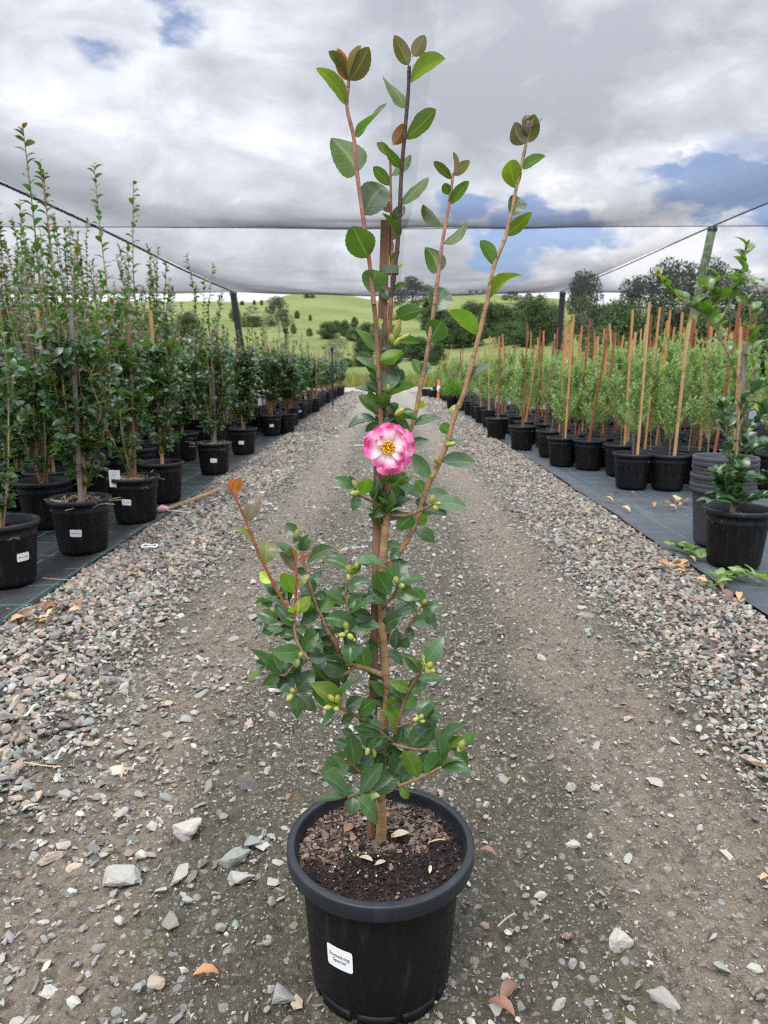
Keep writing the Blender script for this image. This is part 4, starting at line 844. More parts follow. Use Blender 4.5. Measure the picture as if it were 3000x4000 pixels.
LEFT = [(30, 2275, 0, 1, 'camellia at the frame edge, its pot sticker turned aside, nearest in the left bed'), (328, 2150, 1, 1, 'tallest camellia, its pot with a square name sticker, dry weeds on the mix'),
        (533, 2035, 2, 0, 'camellia with a white card standing in its pot'), (640, 1957, 3, 0, 'camellia just behind the pot holding a white card'), (839, 1850, 4, 1, 'camellia in a stickered pot at the gravel, bent bare stem'),
        (952, 1772, 5, 1, 'slender camellia on one straight bare stake, small white sticker'), (1062, 1700, 'b', 0, 'bushy round camellia on a bare stem, half-round white sticker'), (1117, 1693, 'b', 0, 'bushy round camellia crowding right of the half-round sticker pot'),
        (1166, 1633, 'b', 0, 'bushy camellia whose pot sits further along with a white sticker')]
q = np.random.default_rng(77); front = []; stks = []
for k, (px, py, vi, st, lb) in enumerate(LEFT):
    p = G(px, py, .02); fol = CAM_B[k % 4] if vi == 'b' else CAM_T[vi]; front.append((p[0], p[1])); fs = .84 if k == 0 else 1.0
    o = potted('potted_camellia', lb, 'potted plant', 'camellias in the left bed', p[0], p[1], q.random()*6.28 if k != 1 else .4, fol, SOIL_ME[k % 2], 1.0, STK_L[k % 3] if k not in (6, 7) else None, (q.normal()*.03, q.normal()*.03), k in (1, 2, 4), fs, (.03, -.05))
    stks.append(o)
for k, (ang, z, rot) in {0: (-28, .15, 0), 1: (-80, .135, -.06), 2: (-92, .16, -.08), 4: (-78, .15, -.03), 5: (-88, .15, 0), 6: (-80, .16, 0), 8: (-70, .15, .1)}.items():
    sticker(.064, .042, .1375+(z-.03)*.0917, R(ang), z, .0917, "Rose Ann" if k < 5 else None, .0125, stks[k], rot)
# white card with handwriting in the third pot
mb = MB(); c0 = np.array([-.075, -.145, .265]); mb.box(c0, c0+[.004, -.012, .118], .075, .0012); card = link('plant_card', mb.mesh('plant_card', M_PAPER, False), stks[2])
mb = MB(); q = np.random.default_rng(5)
for r_ in range(6):
    x = -.028
    z = .012+.102*(1-(r_+.5)/6.3)
    xe = q.uniform(.0, .028); pts = []
    while x < xe: pts.append(c0+[x+.004*z/.118, -.012*z/.118-.0014, z+.0032*math.sin(x*900+r_)+.001*q.normal()]); x += .0022
    mb.tube(pts, .00055, 4, cap=False)
link('handwriting', mb.mesh('handwriting', M_INK), card)
# rest of the left bed
n_l = 0
ROWX = [-1.98, -2.43, -2.9, -3.4, -3.95, -4.55]
for r_, rx in enumerate(ROWX):
    yv = 3.5+.2*(r_ % 2); k = 0; ymax = (30, 24, 15, 14, 14, 14)[r_]
    while yv < ymax:
        x = rx+q.normal()*.06; y = yv+q.normal()*.07; step = (.50 if r_ < 3 else .58) if yv < 14 else .85
        yv += step
        if -x > .56*y+.25: continue
        if any((x-a)**2+(y-b)**2 < .37**2 for a, b in front): continue
        if r_ == 0 and y < 11.8: continue
        front.append((x, y))
        u = y > (8.6 if r_ < 2 else 10.5)
        fol = CAM_B[q.integers(0, 4)] if u else CAM_T[q.integers(0, 6)]
        lb = f"camellia in the {ordn(r_)} row off the gravel, {ordn(k)} from the near end"
        potted('potted_camellia', lb, 'potted plant', 'camellias in the left bed', x, y, q.random()*6.28, fol, SOIL_ME[k % 2], 1.0, STK_L[q.integers(0, 3)] if q.random() < .6 else None, (q.normal()*.03, q.normal()*.03), False, q.uniform(.84, 1.02) if not u else q.uniform(.85, 1.05))
        k += 1; n_l += 1

# right bed: grey-green staked saplings
def sapling(seed, top, n):
    q = np.random.default_rng(seed); sm = MB(); B, T, N, Wd, C = [], [], [], [], []
    z0 = .262; tr = spline([(0, 0, z0-.02), (q.normal()*.02, q.normal()*.02, z0+top*.5), (q.normal()*.03, q.normal()*.03, z0+top*.95)], 6)
    sm.tube(tr, np.linspace(.007, .002, len(tr)), 6, (.22, .15, .10))
    for k in range(n):
        f = q.uniform(.24, 1); x = f*(len(tr)-1); i0 = min(int(x), len(tr)-2); p = tr[i0]+(tr[i0+1]-tr[i0])*(x-i0)
        a = q.random()*6.283; d = rows(np.array([math.cos(a), math.sin(a), 1.0+.8*q.random()+f])); l = (.12+.22*q.random())*(1.15-.35*f)
        e = p+d*l; mid = p+d*l*.5+np.array([math.cos(a), math.sin(a), 0])*.02
        sm.tube([p, mid, e], [.0022, .0018, .001], 4, (.25, .19, .12), cap=False)
        for w in np.linspace(.12, 1, int(l/.0125)):
            pp = p+(e-p)*w; a2 = q.random()*6.283; o = np.array([math.cos(a2), math.sin(a2), .25]); dd = rows(o+d*.75); L = .036+.020*q.random()
            B.append(pp); T.append(pp+dd*L); N.append(rows(np.array([q.normal()*.5, q.normal()*.5, 1]))); Wd.append(L*.38)
            u = q.random(); C.append(np.array((.155, .245, .085))*(.7+.6*q.random()) if u > .2 else np.array((.26, .34, .15)))
    fm = MB(); leaves(fm, np.array(B), np.array(T), np.array(N), np.array(Wd), np.array(C), nseg=2, half=1, fold=.2, arc=.06, sharp=.8)
    return sm.mesh('stem', M_STEM), fm.mesh('foliage', M_OLIVE)
SAP = [sapling(400+k, tp, n) for k, (tp, n) in enumerate(((.86, 54), (.76, 56), (.94, 56), (.72, 50), (.84, 58), (1.0, 52)))]
STK_R = [stake_me(m_, h, .019) for m_ in (M_STK_O, M_STK_R, M_STK_T, M_STK_R, M_STK_O) for h in (1.64, 1.46)]
RF = [(2464, 1905, 'sapling with tan stake at the front corner, left of two pots side by side'), (2605, 1910, 'sapling with tan stake, middle pot of the front row at the corner'), (2758, 1915, 'sapling with red brown leaning stake behind the empty pot stack'), (2194, 1818, 'sapling in the squat pot at the mat edge with a bright orange stake'), (2037, 1757, 'sapling with a dark stake beside the grey mat, third along the edge'), (1939, 1715, 'sapling with one dark red stake, its pot standing out alone on the mat')]
front = []; n_r = 0
for k, (px, py, lb) in enumerate(RF):
    p = G(px, py, .02); front.append((p[0], p[1]))
    potted('potted_sapling', lb, 'potted plant', 'staked saplings in the right bed', p[0], p[1], k*1.1, SAP[k], SOIL_ME[k % 2], .98, STK_R[(4, 5, 2, 0, 2, 3)[k]], ((.02, .0), (.0, .03), (.02, .12), (.01, .02), (0, .03), (0, .01))[k], False, 1.0, (.0, -.11))
ky = 0; yv = 6.35
while yv < 29:
    kx = 0; xv = 1.98 if yv > 7.4 else 2.3
    if yv > 10.6: xv = 1.86
    ncol = 10 if yv < 9 else (9 if yv < 11 else (6 if yv < 14 else 2))
    c_ = 0
    while c_ < ncol and xv < .58*yv+.3:
        x = xv+q.normal()*.03+(.17 if ky % 2 else 0); y = yv+q.normal()*.04; xv += .375; c_ += 1
        if any((x-a)**2+(y-b)**2 < .30**2 for a, b in front): continue
        front.append((x, y))
        st = STK_R[q.integers(0, 10)] if q.random() < (1.0 if y < 14 else .3) else None
        lb = f"sapling in the {ordn(ky)} line across the right bed, {ordn(kx)} pot in from the drive"
        potted('potted_sapling', lb, 'potted plant', 'staked saplings in the right bed', x, y, q.random()*6.28, SAP[q.integers(0, 6)], SOIL_ME[0], .98, st, (q.normal()*.035, q.normal()*.06), False, q.uniform(.85, 1.08), (q.uniform(-.06, .06), -.10 if q.random() < .65 else .03))
        kx += 1; n_r += 1
    yv += .38 if yv < 11 else (.55 if yv < 16 else .85); ky += 1
print('left', n_l, 'right', n_r)

# stack of empty pots, each pot a thing
sp0 = G(2800, 2125, .02)
for k in range(8):
    t_ = thing('empty_pot', ('dusty grey empty pot at the bottom of the nested stack' if k == 0 else 'top empty grey pot of the nested stack, open to the sky' if k == 7 else f'{ORD[k]} empty pot from the bottom of the nested grey stack'), 'plant pot', (sp0[0]+q.normal()*.003, sp0[1]+q.normal()*.003, .024+k*.0262), k*1.3, 'nested stack of empty grey pots')
    b_ = obj('pot', POT_ME, t_); r2 = obj('rim', RIM_ME, b_)
    for o in (b_, r2):
        o.material_slots[0].link = 'OBJECT'; o.material_slots[0].material = M_POTG
    t_.scale = (1.04, 1.04, 1.12)
# right front camellia with arching branches
rp = G(2862, 2205, .02)
rc = thing('potted_camellia', 'open leggy camellia with arching branches in front of the empty pot stack', 'potted plant', (rp[0], rp[1], .024))
b_ = obj('pot', POT_ME, rc); obj('rim', RIM_ME, b_); obj('potting_mix', SOIL_ME[1], rc)
RO = np.array([rp[0], rp[1], .024]); Yr = rp[1]
def r2(x, y): return 2300+x*.422, 1000+y*.422
def r4(x, y): return 2500+x*.6784, 900+y*.678
ARCH = [([r4(525, 1660), r4(545, 1400), r4(560, 1200), r4(575, 880)], .0, .011, .007, .0), ([r4(575, 880), r2(1310, 940), r2(1150, 650), r2(1050, 530), r2(900, 430), r2(750, 310), r2(630, 180)], -.15, .006, .0022, .030),
        ([r2(1090, 650), r2(1150, 490), r2(1230, 370), r2(1380, 262), r2(1520, 250), r2(1680, 320)], -.1, .0045, .003, .03), ([r2(1170, 660), r2(1300, 450), r2(1370, 300), r2(1430, 140), r2(1445, 0), (2918, 965)], .0, .005, .002, .026),
        ([r2(1120, 490), r2(1155, 320), r2(1205, 150)], -.1, .003, .002, .03), ([r2(1240, 380), r2(1130, 340), r2(1000, 260)], -.12, .003, .0018, .028), ([r4(560, 1100), r4(640, 880), r4(650, 650), r4(620, 380)], .05, .005, .003, .03),
        ([r4(560, 1200), r4(620, 1000), r4(730, 880), r4(800, 800)], .05, .004, .002, .026), ([r4(545, 1500), r4(620, 1440), r4(700, 1460), r4(760, 1420)], -.1, .003, .002, .02), ([r4(540, 1550), r4(470, 1480), r4(450, 1400)], -.1, .003, .002, .02), ([r4(535, 1600), r4(620, 1560), r4(720, 1540)], -.12, .003, .002, .02), ([r4(540, 1560), r4(470, 1540), r4(410, 1570)], -.12, .003, .002, .02), ([r4(545, 1400), r4(500, 1180), r4(480, 1000)], -.05, .003, .002, .03), ([r4(545, 1420), r4(600, 1300), r4(690, 1230)], -.05, .003, .002, .025), ([r4(550, 1300), r4(640, 1120), r4(760, 1020)], .05, .003, .002, .025), ([r4(540, 1500), r4(560, 1420), r4(600, 1380)], -.12, .003, .002, .018), ([r4(540, 1560), r4(500, 1500), r4(490, 1420)], -.14, .003, .002, .018)]
sm = MB(); B, T, N, Wd, C = [], [], [], [], []
for ai, (p2, dd, r0, r1, spc) in enumerate(ARCH):
    pts = spline([P(a, b, Yr+dd*k/max(1, len(p2)-1))-RO for k, (a, b) in enumerate(p2)], 8)
    sm.tube(pts, np.linspace(r0, r1, len(pts)), 6, (.33, .22, .13))
    if not spc: continue
    seg = np.linalg.norm(np.diff(pts, axis=0), axis=1).sum()
    for u in np.linspace(.08, 1, int(seg/spc)):
        x = u*(len(pts)-1); i0 = min(int(x), len(pts)-2); p = pts[i0]+(pts[i0+1]-pts[i0])*(x-i0); ax = rows(pts[i0+1]-pts[i0])
        for rep in range(2 if ai > 7 else 1):
            a = q.random()*6.283; o = np.array([math.cos(a), math.sin(a)*.6, .15]); d = rows(o+ax*.6+np.array([0, 0, .1])); L = .068+.03*q.random()
            B.append(p); T.append(p+d*L); N.append(rows(np.array([q.normal()*.4, -.35+q.normal()*.3, 1]))); Wd.append(L*.55)
            up = p[2] > 1.0
            C.append(np.array((.085, .165, .022) if up else (.034, .085, .035))*(.75+.6*q.random()) if not (u == 1 and ai in (1, 3, 5)) else np.array((.20, .06, .03)))
            if u == 1: T[-1] = p+d*L*.5; Wd[-1] = L*.28
obj('stem', sm.mesh('stem', M_STEM), rc)
fm = MB(); leaves(fm, np.array(B), np.array(T), np.array(N), np.array(Wd), np.array(C), nseg=6, half=1, fold=q.uniform(.2, .5, len(B)), arc=.12, droop=.1); obj('foliage', fm.mesh('foliage', M_LEAFB), rc)
mb = MB(); mb.box(P(*r4(532, 1660), Yr+.02)-RO, P(*r4(608, 655), Yr+.05)-RO, .02, .02); obj('stake', mb.mesh('stake', M_STK_G, False), rc)

# ------------------------------------------------------------------ shade structure
HN = 3.0; YA, YB = 10.45, 19.3; XL, XR = -4.07, 4.48; Y0N = 1.4
def post(name, a, b, r0, mt, lb):
    t_ = thing(name, lb, 'post', (a[0], a[1], 0)); mb = MB(); a = np.array(a, float); b = np.array(b, float)
    n = 14; f = np.linspace(0, 1, n)[:, None]; pts = a+(b-a)*f-np.array([a[0], a[1], 0]); mb.tube(pts, r0*(1+.04*np.sin(np.arange(n)*1.9)), 14)
    link('shaft', mb.mesh('shaft', mt), t_)
    mb = MB(); e = pts[-1]; mb.lathe([(r0*1.12, -.05), (r0*1.14, .0), (r0*.9, .012), (.001, .014)], 14); mb.V[-1] = mb.V[-1]+e; link('cap', mb.mesh('cap', M_METAL), t_)
m, t = mat('lichen_post'); oc = t.n('ShaderNodeTexCoord').outputs['Object']
c = t.mix(t.mr(t.noise(oc, 9, 6, .7), .45, .6), (.17, .25, .16, 1), (.09, .10, .06, 1)); sz = t.n('ShaderNodeSeparateXYZ', {0: oc}).outputs[2]
c = t.mix(t.math('MULTIPLY', t.mr(sz, 1.95, 1.5), t.mr(t.noise(oc, 4, 4, .6), .35, .55)), c, (.42, .42, .03, 1))
t.n('ShaderNodeOutputMaterial', {0: t.n('ShaderNodeBsdfPrincipled', {'Base Color': c, 'Roughness': .9, 'Normal': t.n('ShaderNodeBump', {'Height': t.noise(oc, 40, 5, .6), 'Strength': .5, 'Distance': .01}).outputs[0]})})
post('shade_post', (XR-.40, YA, 0), (XR, YA, HN-.02), .058, m, 'leaning green post with lichen and yellow paint behind the right camellia')
post('shade_post', (4.42, YB, 0), (XR+.05, YB, HN-.02), .08, M_METAL, 'black post at the far right corner of the net')
post('shade_post', (-3.75, YB, 0), (XL, YB, HN-.02), .09, M_METAL, 'black post rising from the left bed under the net')
def netz(u, v, sag, wire): return HN-sag*4*v*(1-v)*(1-np.abs(2*u-1)**3)*1.0-wire*v*(1-(2*u-1)**2)
m, t = mat('shade_net'); gm = t.n('ShaderNodeNewGeometry'); dt = t.n('ShaderNodeVectorMath', {0: gm.outputs['Incoming'], 1: gm.outputs['Normal']}, operation='DOT_PRODUCT').outputs['Value']
inv = t.math('DIVIDE', 1.0, t.math('MAXIMUM', t.math('ABSOLUTE', dt), .035))
uvn = t.n('ShaderNodeSeparateXYZ', {0: t.n('ShaderNodeTexCoord').outputs['Object']})
w1 = t.math('SINE', t.math('MULTIPLY', t.math('ADD', uvn.outputs[0], t.math('MULTIPLY', uvn.outputs[1], .35)), 460.0)); w2 = t.math('SINE', t.math('MULTIPLY', t.math('SUBTRACT', uvn.outputs[1], t.math('MULTIPLY', uvn.outputs[0], .12)), 300.0))
seam = t.mr(t.math('ABSOLUTE', t.math('ADD', uvn.outputs[0], -.12)), .10, .115, 1.0, 0.0)
wv = t.math('MULTIPLY_ADD', t.math('MULTIPLY', w1, w2), .05, .905); wv = t.math('SUBTRACT', wv, t.math('MULTIPLY', seam, .035))
T_ = t.math('POWER', wv, inv)
op = t.math('SUBTRACT', 1.0, T_, clamp=True)
df = t.n('ShaderNodeBsdfDiffuse', {'Color': (.014, .014, .016, 1)}); tl = t.n('ShaderNodeBsdfTranslucent', {'Color': (.040, .041, .045, 1)})
th_ = t.n('ShaderNodeMixShader', {0: .45, 1: df, 2: tl})
t.n('ShaderNodeOutputMaterial', {0: t.n('ShaderNodeMixShader', {0: op, 1: t.n('ShaderNodeBsdfTransparent'), 2: th_})})
M_NET = m
def net(x0, x1, y0, y1, sag, wire, lb):
    nu, nv = 60, 60; u = np.linspace(0, 1, nu); v = np.linspace(0, 1, nv); U, Vv = np.meshgrid(u, v)
    X = x0+(x1-x0)*U; Y = y0+(y1-y0)*Vv; Z = netz(U, Vv, sag, wire)+fbm(X*.5, Y*.5, 3, 15)*.10*np.sin(math.pi*U)*np.sin(math.pi*Vv)
    Z = Z+.015*np.sin(X*2.6)*Vv**6*np.sin(math.pi*U)
    F_ = [[r_*nu+c_, r_*nu+c_+1, r_*nu+nu+c_+1, r_*nu+nu+c_] for r_ in range(nv-1) for c_ in range(nu-1)]
    tag(link('shade_net', data_mesh('shade_net', np.stack([X, Y, Z], -1).reshape(-1, 3), np.array(F_), mat=M_NET)), lb, 'shade net', 'shade net panels overhead')
net(XL+.01, XR-.01, Y0N, YA-.01, .38, .03, 'sagging grey shade net panel directly over the drive')
net(XL+.01, XR-.01, YA+.01, YB, .25, .10, 'shade net panel over the far half of the drive, dark lower hem')
net(-12.5, XL-.01, Y0N, YA-.01, .30, .0, 'shade net panel over the near left bed outside the cable')
net(-12.5, XL-.01, YA+.01, YB, .28, .05, 'shade net panel low over the far left beds')
net(XR+.01, 13, Y0N, YA-.01, .30, .0, 'shade net panel beyond the right cable, nearest part')
net(XR+.01, 13, YA+.01, YB, .28, .05, 'shade net panel beyond the right cable in front of the gum trees')
def cable(pts, r_, lb, lace=False):
    mb = MB(); pts = spline(pts, 60 if lace else 8); mb.tube(pts, r_, 6)
    if lace:
        q_ = np.random.default_rng(9)
        d = np.diff(pts, axis=0); L = np.concatenate([[0], np.cumsum(np.linalg.norm(d, axis=1))]); s_ = 0
        while s_ < L[-1]:
            p = np.array([np.interp(s_, L, pts[:, a]) for a in range(3)]); w = .012+.012*q_.random()
            mb.tube([p+[-w, -.02, -.010], p+[0, 0, -.004*q_.random()], p+[w, .025, .008]], [.006, .011, .006], 5); s_ += .055
    tag(link('cable', mb.mesh('cable', M_WIRE)), lb, 'cable', 'cables holding the shade net')
cable([(XL, Y0N-1, HN), (XL, (Y0N+YA)/2, HN-.03), (XL, YA, HN), (XL, (YA+YB)/2, HN-.03), (XL, YB, HN)], .010, 'black laced cable running along the left bed under the net', True)
cable([(XR, Y0N-1, HN), (XR, (Y0N+YA)/2, HN-.03), (XR, YA, HN), (XR, (YA+YB)/2, HN-.03), (XR, YB, HN)], .010, 'black laced cable running along the right bed to the posts', True)
cable([(-12.5, YA, HN), (XL, YA, HN), (0, YA, HN-.03), (XR, YA, HN), (13, YA, HN)], .006, 'thin cross cable at the near net hem', False)
cable([(-12.5, YB, HN-.02), (XL, YB, HN), (0, YB, HN-.10), (XR, YB, HN), (13, YB, HN-.02)], .006, 'thin cross cable at the far net hem', False)

# ------------------------------------------------------------------ small things
def riser(px, ytop, Y, lb):
    p = P(px, ytop, Y); t_ = thing('sprinkler_riser', lb, 'sprinkler', (p[0], p[1], 0)); mb = MB(); mb.tube([(0, 0, 0), (.01, 0, p[2]*.5), (.0, 0, p[2])], .022, 8); link('pipe', mb.mesh('pipe', M_METAL), t_)
    mb = MB(); mb.lathe([(.02, -.06), (.045, -.02), (.05, .03), (.03, .06), (.001, .065)], 10); mb.V[-1] = mb.V[-1]+np.array([0, 0, p[2]]); link('spray_head', mb.mesh('spray_head', M_METAL), t_)
riser(1115, 1290, 13.5, 'black sprinkler riser standing out of the left bed'); riser(1297, 1364, 19, 'shorter black sprinkler riser near the far end of the left bed')
# traffic cone
cp = G(1713, 1556, 0); cn = thing('traffic_cone', 'faded orange traffic cone with white band at the far end', 'traffic cone', (cp[0], cp[1], 0))
mo = simple('cone_orange', (.75, .13, .05), .6, 8, .2); mw = simple('cone_band', (.70, .66, .55), .6, 8, .2)
s_ = cp[1]/2773.0; H = 70*s_; mb = MB(); r0 = 10*s_; mb.lathe([(r0, .03), (r0*.86, H*.36)], 20); mb.box((0, 0, 0), (0, 0, .035), r0*2.7, r0*2.7); link('cone_base', mb.mesh('cone_base', mo), cn)
mb = MB(); mb.lathe([(r0*.87, H*.36), (r0*.52, H*.70)], 20); link('band', mb.mesh('band', mw), cn)
mb = MB(); mb.lathe([(r0*.52, H*.70), (r0*.28, H*.97), (.005, H)], 20); link('tip', mb.mesh('tip', mo), cn)
for (px, py, lb) in ((1664, 1553, 'squat empty black pot at the far end, left of two'), (1690, 1558, 'squat empty black pot beside the traffic cone')):
    p = G(px, py, 0); t_ = thing('plant_pot', lb, 'plant pot', (p[0], p[1], 0), 0, None, 1.0); b_ = obj('pot', POT_ME, t_); obj('rim', RIM_ME, b_); s2 = 40*p[1]/2773/.36; t_.scale = (s2, s2, s2*.95)
p = G(1768, 1600, .02); bush = sapling(450, .62, 150)
m2 = MB(); qq = np.random.default_rng(8); n = 2600; d = rows(qq.normal(size=(n, 3))); d[:, 2] = np.abs(d[:, 2])*1.25; b0 = d*(.10+.26*qq.random((n, 1)))*np.array([1.05, 1.05, 1.0])+[0, 0, .36]
leaves(m2, b0, b0+rows(d+qq.normal(size=(n, 3))*.5)*.06, np.tile([0., 0, 1], (n, 1)), .016, np.array((.10, .22, .02))*(.6+.8*qq.random((n, 1))), nseg=2, half=1)
t_ = thing('potted_shrub', 'bright green feathery shrub in a black pot by the cone', 'potted plant', (p[0], p[1], .02)); b_ = obj('pot', POT_ME, t_); obj('rim', RIM_ME, b_); obj('stem', bush[0], t_); obj('foliage', m2.mesh('foliage', M_OLIVE), t_)
# fallen stake with flagging tape, left
a = G(640, 1997, .03); b = G(862, 1920, .05); t_ = thing('wooden_stake', 'pale stake with pink tape lying on the left mat edge', 'stake', (a[0], a[1], .02)); mb = MB(); mb.box((0, 0, .02), b-a+[0, 0, .03], .018, .018, up=(0, 0, 1)); link('shaft', mb.mesh('shaft', M_STK_T, False), t_)
mb = MB(); mb.tube([(-.04, -.01, .02), (-.01, 0, .03), (.03, .01, .025)], [.02, .03, .018], 8); link('tape', mb.mesh('tape', simple('pink_tape', (.75, .38, .45), .5, 40, .2)), t_)
mb = MB(); mb.tube(spline([(.03, .0, .012), (.08, -.04, .02), (.15, -.05, .018), (.2, -.09, .02), (.25, -.08, .02)], 5), .006, 6); link('tape_tail', mb.mesh('tape_tail', simple('white_tape', (.72, .68, .74), .5)), t_)
mb = MB(); c0 = G(587, 2161, 0); th = np.linspace(0, 2*math.pi, 30); mb.tube(np.stack([.045*np.cos(th), .035*np.sin(th)*(1-.3*np.cos(th)), .045+.004*np.sin(3*th)], -1), .005, 6, cap=False)
tag(link('tie_loop', mb.mesh('tie_loop', M_PAPER), None, (c0[0], c0[1], 0)), 'white plastic tie loop on the left gravel', 'tie')
# fallen leaves
mb = MB(); leaves(mb, [(-.5, 0, 0)], [(.5, 0, .05)], [(0, .2, 1)], .46, (1, 1, 1), nseg=10, half=2, fold=.5, arc=.18, ripple=.03)
dry = []
for c in ((.34, .17, .07), (.42, .26, .12), (.20, .10, .06), (.46, .33, .18), (.16, .085, .06)):
    m_ = simple('dry_leaf', c, .6, 9, .35, .2); me = mb.mesh('fallen_leaf', m_); dry.append(me)
SPOTS = [(2650, 1965, 14, 'tan leaves in a heap left of the empty pots'), (2600, 1885, 3, 'small orange leaf on the mat behind the heap'), (2665, 2205, 6, 'orange leaves on the mat edge before the leggy camellia'), (2760, 2295, 5, 'tan leaf at the lower mat edge on the right'), (130, 2455, 7, 'orange leaf at the left mat corner'), (230, 2405, 6, 'orange leaf on the left gravel by the mat edge'), (680, 2140, 3, 'orange leaf on the left gravel beside the tie loop'), (2400, 1950, 4, 'small orange leaf along the right gravel edge'), (2255, 2130, 3, 'orange leaf on the right gravel'), (2900, 2340, 3, 'tan leaf below the green cut sprig')]
for (px, py, n, lb) in SPOTS:
    for k in range(n):
        a, b = px+q.normal()*45, py+q.normal()*16; p = G(a, b, .03); on = abs(p[0]) > 1.68
        o = link('fallen_leaf', dry[q.integers(0, 5)], None, (p[0], p[1], .042 if on else float(gz(p[0], p[1]))+.024)); o.scale = (q.uniform(.055, .085),)*3; o.rotation_euler = (q.normal()*.3, q.normal()*.3, q.random()*6.28)
        tag(o, lb, 'leaf', lb.replace('leaf', 'leaves', 1) if 'leaf' in lb else lb)
for (px, py, s_, rz, ci, lb) in ((805, 3812, .048, .15, 0, 'curled orange brown leaf on the mud left of the pot base'), (2152, 3150, .026, 1.3, 4, 'small curled orange leaf on the mud right of the pot'), (1130, 3115, .03, 1.2, 2, 'curled brown leaf behind the left pot rim'), (1990, 3890, .055, .8, 4, 'large torn pinkish brown leaf at bottom right of the pot'), (1960, 3955, .05, -.6, 2, 'torn leaf piece below the large pinkish leaf'), (1905, 3330, .04, -.4, 2, 'purple brown leaf beside the right pot rim'), (1250, 3010, .03, .9, 2, 'dark curled leaf touching the lowest left branch'), (2990, 3415, .03, .4, 1, 'tan leaf at the right border of the mud')):
    p = G(px, py, .01); o = link('fallen_leaf', dry[ci], None, (p[0], p[1], float(gz(p[0], p[1]))+.012)); o.scale = (s_,)*3; o.rotation_euler = (.15, .1, rz); tag(o, lb, 'leaf', 'dry leaves on the muddy drive')
# cut green sprigs on the right mat
for (pts2, lb) in (([(2640, 2135), (2680, 2150), (2740, 2180)], 'cut sprig with pale green leaves at the mat edge'), ([(2780, 2295), (2840, 2250), (2920, 2255), (3010, 2270)], 'longer cut sprig of green leaves at the right frame edge')):
    p0 = G(*pts2[0], .03); t_ = thing('cut_sprig', lb, 'sprig', (p0[0], p0[1], .035)); pts = spline([G(a, b, .045)-np.array([p0[0], p0[1], .035]) for a, b in pts2], 7); mb = MB(); mb.tube(pts, .003, 5, (.25, .17, .10)); link('twig', mb.mesh('twig', M_STEM), t_)
    B, T, N, Wd, C = [], [], [], [], []
    for p in pts[::2]:
        for _ in range(2):
            a = q.random()*6.28; L = .065+.025*q.random(); B.append(p); T.append(p+np.array([math.cos(a), math.sin(a), .1+.5*q.random()])*L); N.append((q.normal()*.3, q.normal()*.3, 1)); Wd.append(L*.55); C.append(((.16, .28, .06), (.26, .36, .13), (.08, .15, .04))[q.integers(0, 3)])
    mb = MB(); leaves(mb, np.array(B), np.array(T), np.array(N), np.array(Wd), np.array(C), nseg=8, half=2, fold=.3, arc=.12); link('leaves', mb.mesh('leaves', M_LEAF), t_)
# twigs, tape scraps
for (pts2, r_, c, lb) in (([(2, 2455), (110, 2400), (230, 2350)], .003, (.30, .20, .12), 'thin twig along the left mat corner'), ([(165, 2262), (280, 2270), (360, 2262)], .003, (.33, .22, .13), 'thin twig on the left mat by the gravel'), ([(300, 2390), (310, 2440), (370, 2475)], .0035, (.42, .28, .15), 'bent tan twig on the left gravel'), ([(500, 2115), (580, 2120), (660, 2114)], .003, (.34, .24, .15), 'straight twig at the mat edge below the stickered pot'), ([(95, 2985), (170, 2998), (240, 3003)], .002, (.45, .32, .18), 'straw coloured twig in the left gravel'), ([(480, 2990), (475, 3045)], .003, (.5, .35, .17), 'short split straw standing pale on the mud'), ([(1943, 3630), (1975, 3600), (2010, 3578)], .002, (.30, .30, .22), 'grey green dry blade right of the pot')):
    p0 = G(*pts2[0], .02); pp = []
    for a, b in pts2:
        g_ = G(a, b, .03); pp.append(g_-np.array([p0[0], p0[1], 0])+[0, 0, .006])
    mb = MB(); mb.tube(spline(pp, 5), r_, 5, c); o = link('twig', mb.mesh('twig', M_STEM), None, (p0[0], p0[1], 0)); tag(o, lb, 'twig')
M_SCR = simple('green_tape_scrap', (.36, .46, .36), .6, 60, .2)
for (px, py, L, rz, lb) in ((120, 2790, .055, .9, 'pale green folded tape scrap on the left gravel'), (470, 2772, .04, .1, 'flat pale green scrap right of the folded one'), (230, 2940, .035, .7, 'small green scrap among the lower left stones')):
    p = G(px, py, .02); mb = MB(); x = np.linspace(-.5, .5, 9)*L; V = [(a, b, .012*math.sin(a/L*5)+.012) for a in x for b in (-.006, .006)]; mb.add(V, [[2*k, 2*k+2, 2*k+3, 2*k+1] for k in range(8)])
    o = link('tape_scrap', mb.mesh('tape_scrap', M_SCR), None, (p[0], p[1], float(gz(p[0], p[1]))+.016)); o.rotation_euler = (0, 0, rz); tag(o, lb, 'tape scrap')

# ------------------------------------------------------------------ far verge grass
q = np.random.default_rng(41); n = 26000; x = q.uniform(-14, 14, n); y = 38.3+q.random(n)**1.5*26; h = (.28+.35*q.random(n))*(.6+.8*smooth(-.2, .2, fbm(x*.4, y*.3, 3, 6)))
b0 = np.stack([x, y, np.full(n, -.02)], -1); e = b0+np.stack([q.normal(size=n)*.12, q.normal(size=n)*.12, h], -1)
C = np.array((.17, .20, .06))*(1-q.random((n, 1))*.5)+np.array((.16, .10, .02))*(q.random((n, 1)) < .35)
mb = MB(); leaves(mb, b0, e, np.stack([q.normal(size=n), q.normal(size=n)-1, q.random(n)*.2], -1), .035, C, nseg=2, half=1, fold=.1, arc=.05, sharp=1.0)
tag(link('grass', mb.mesh('grass', M_TREE)), 'long seeding grass on the verge past the drive', kind='stuff')

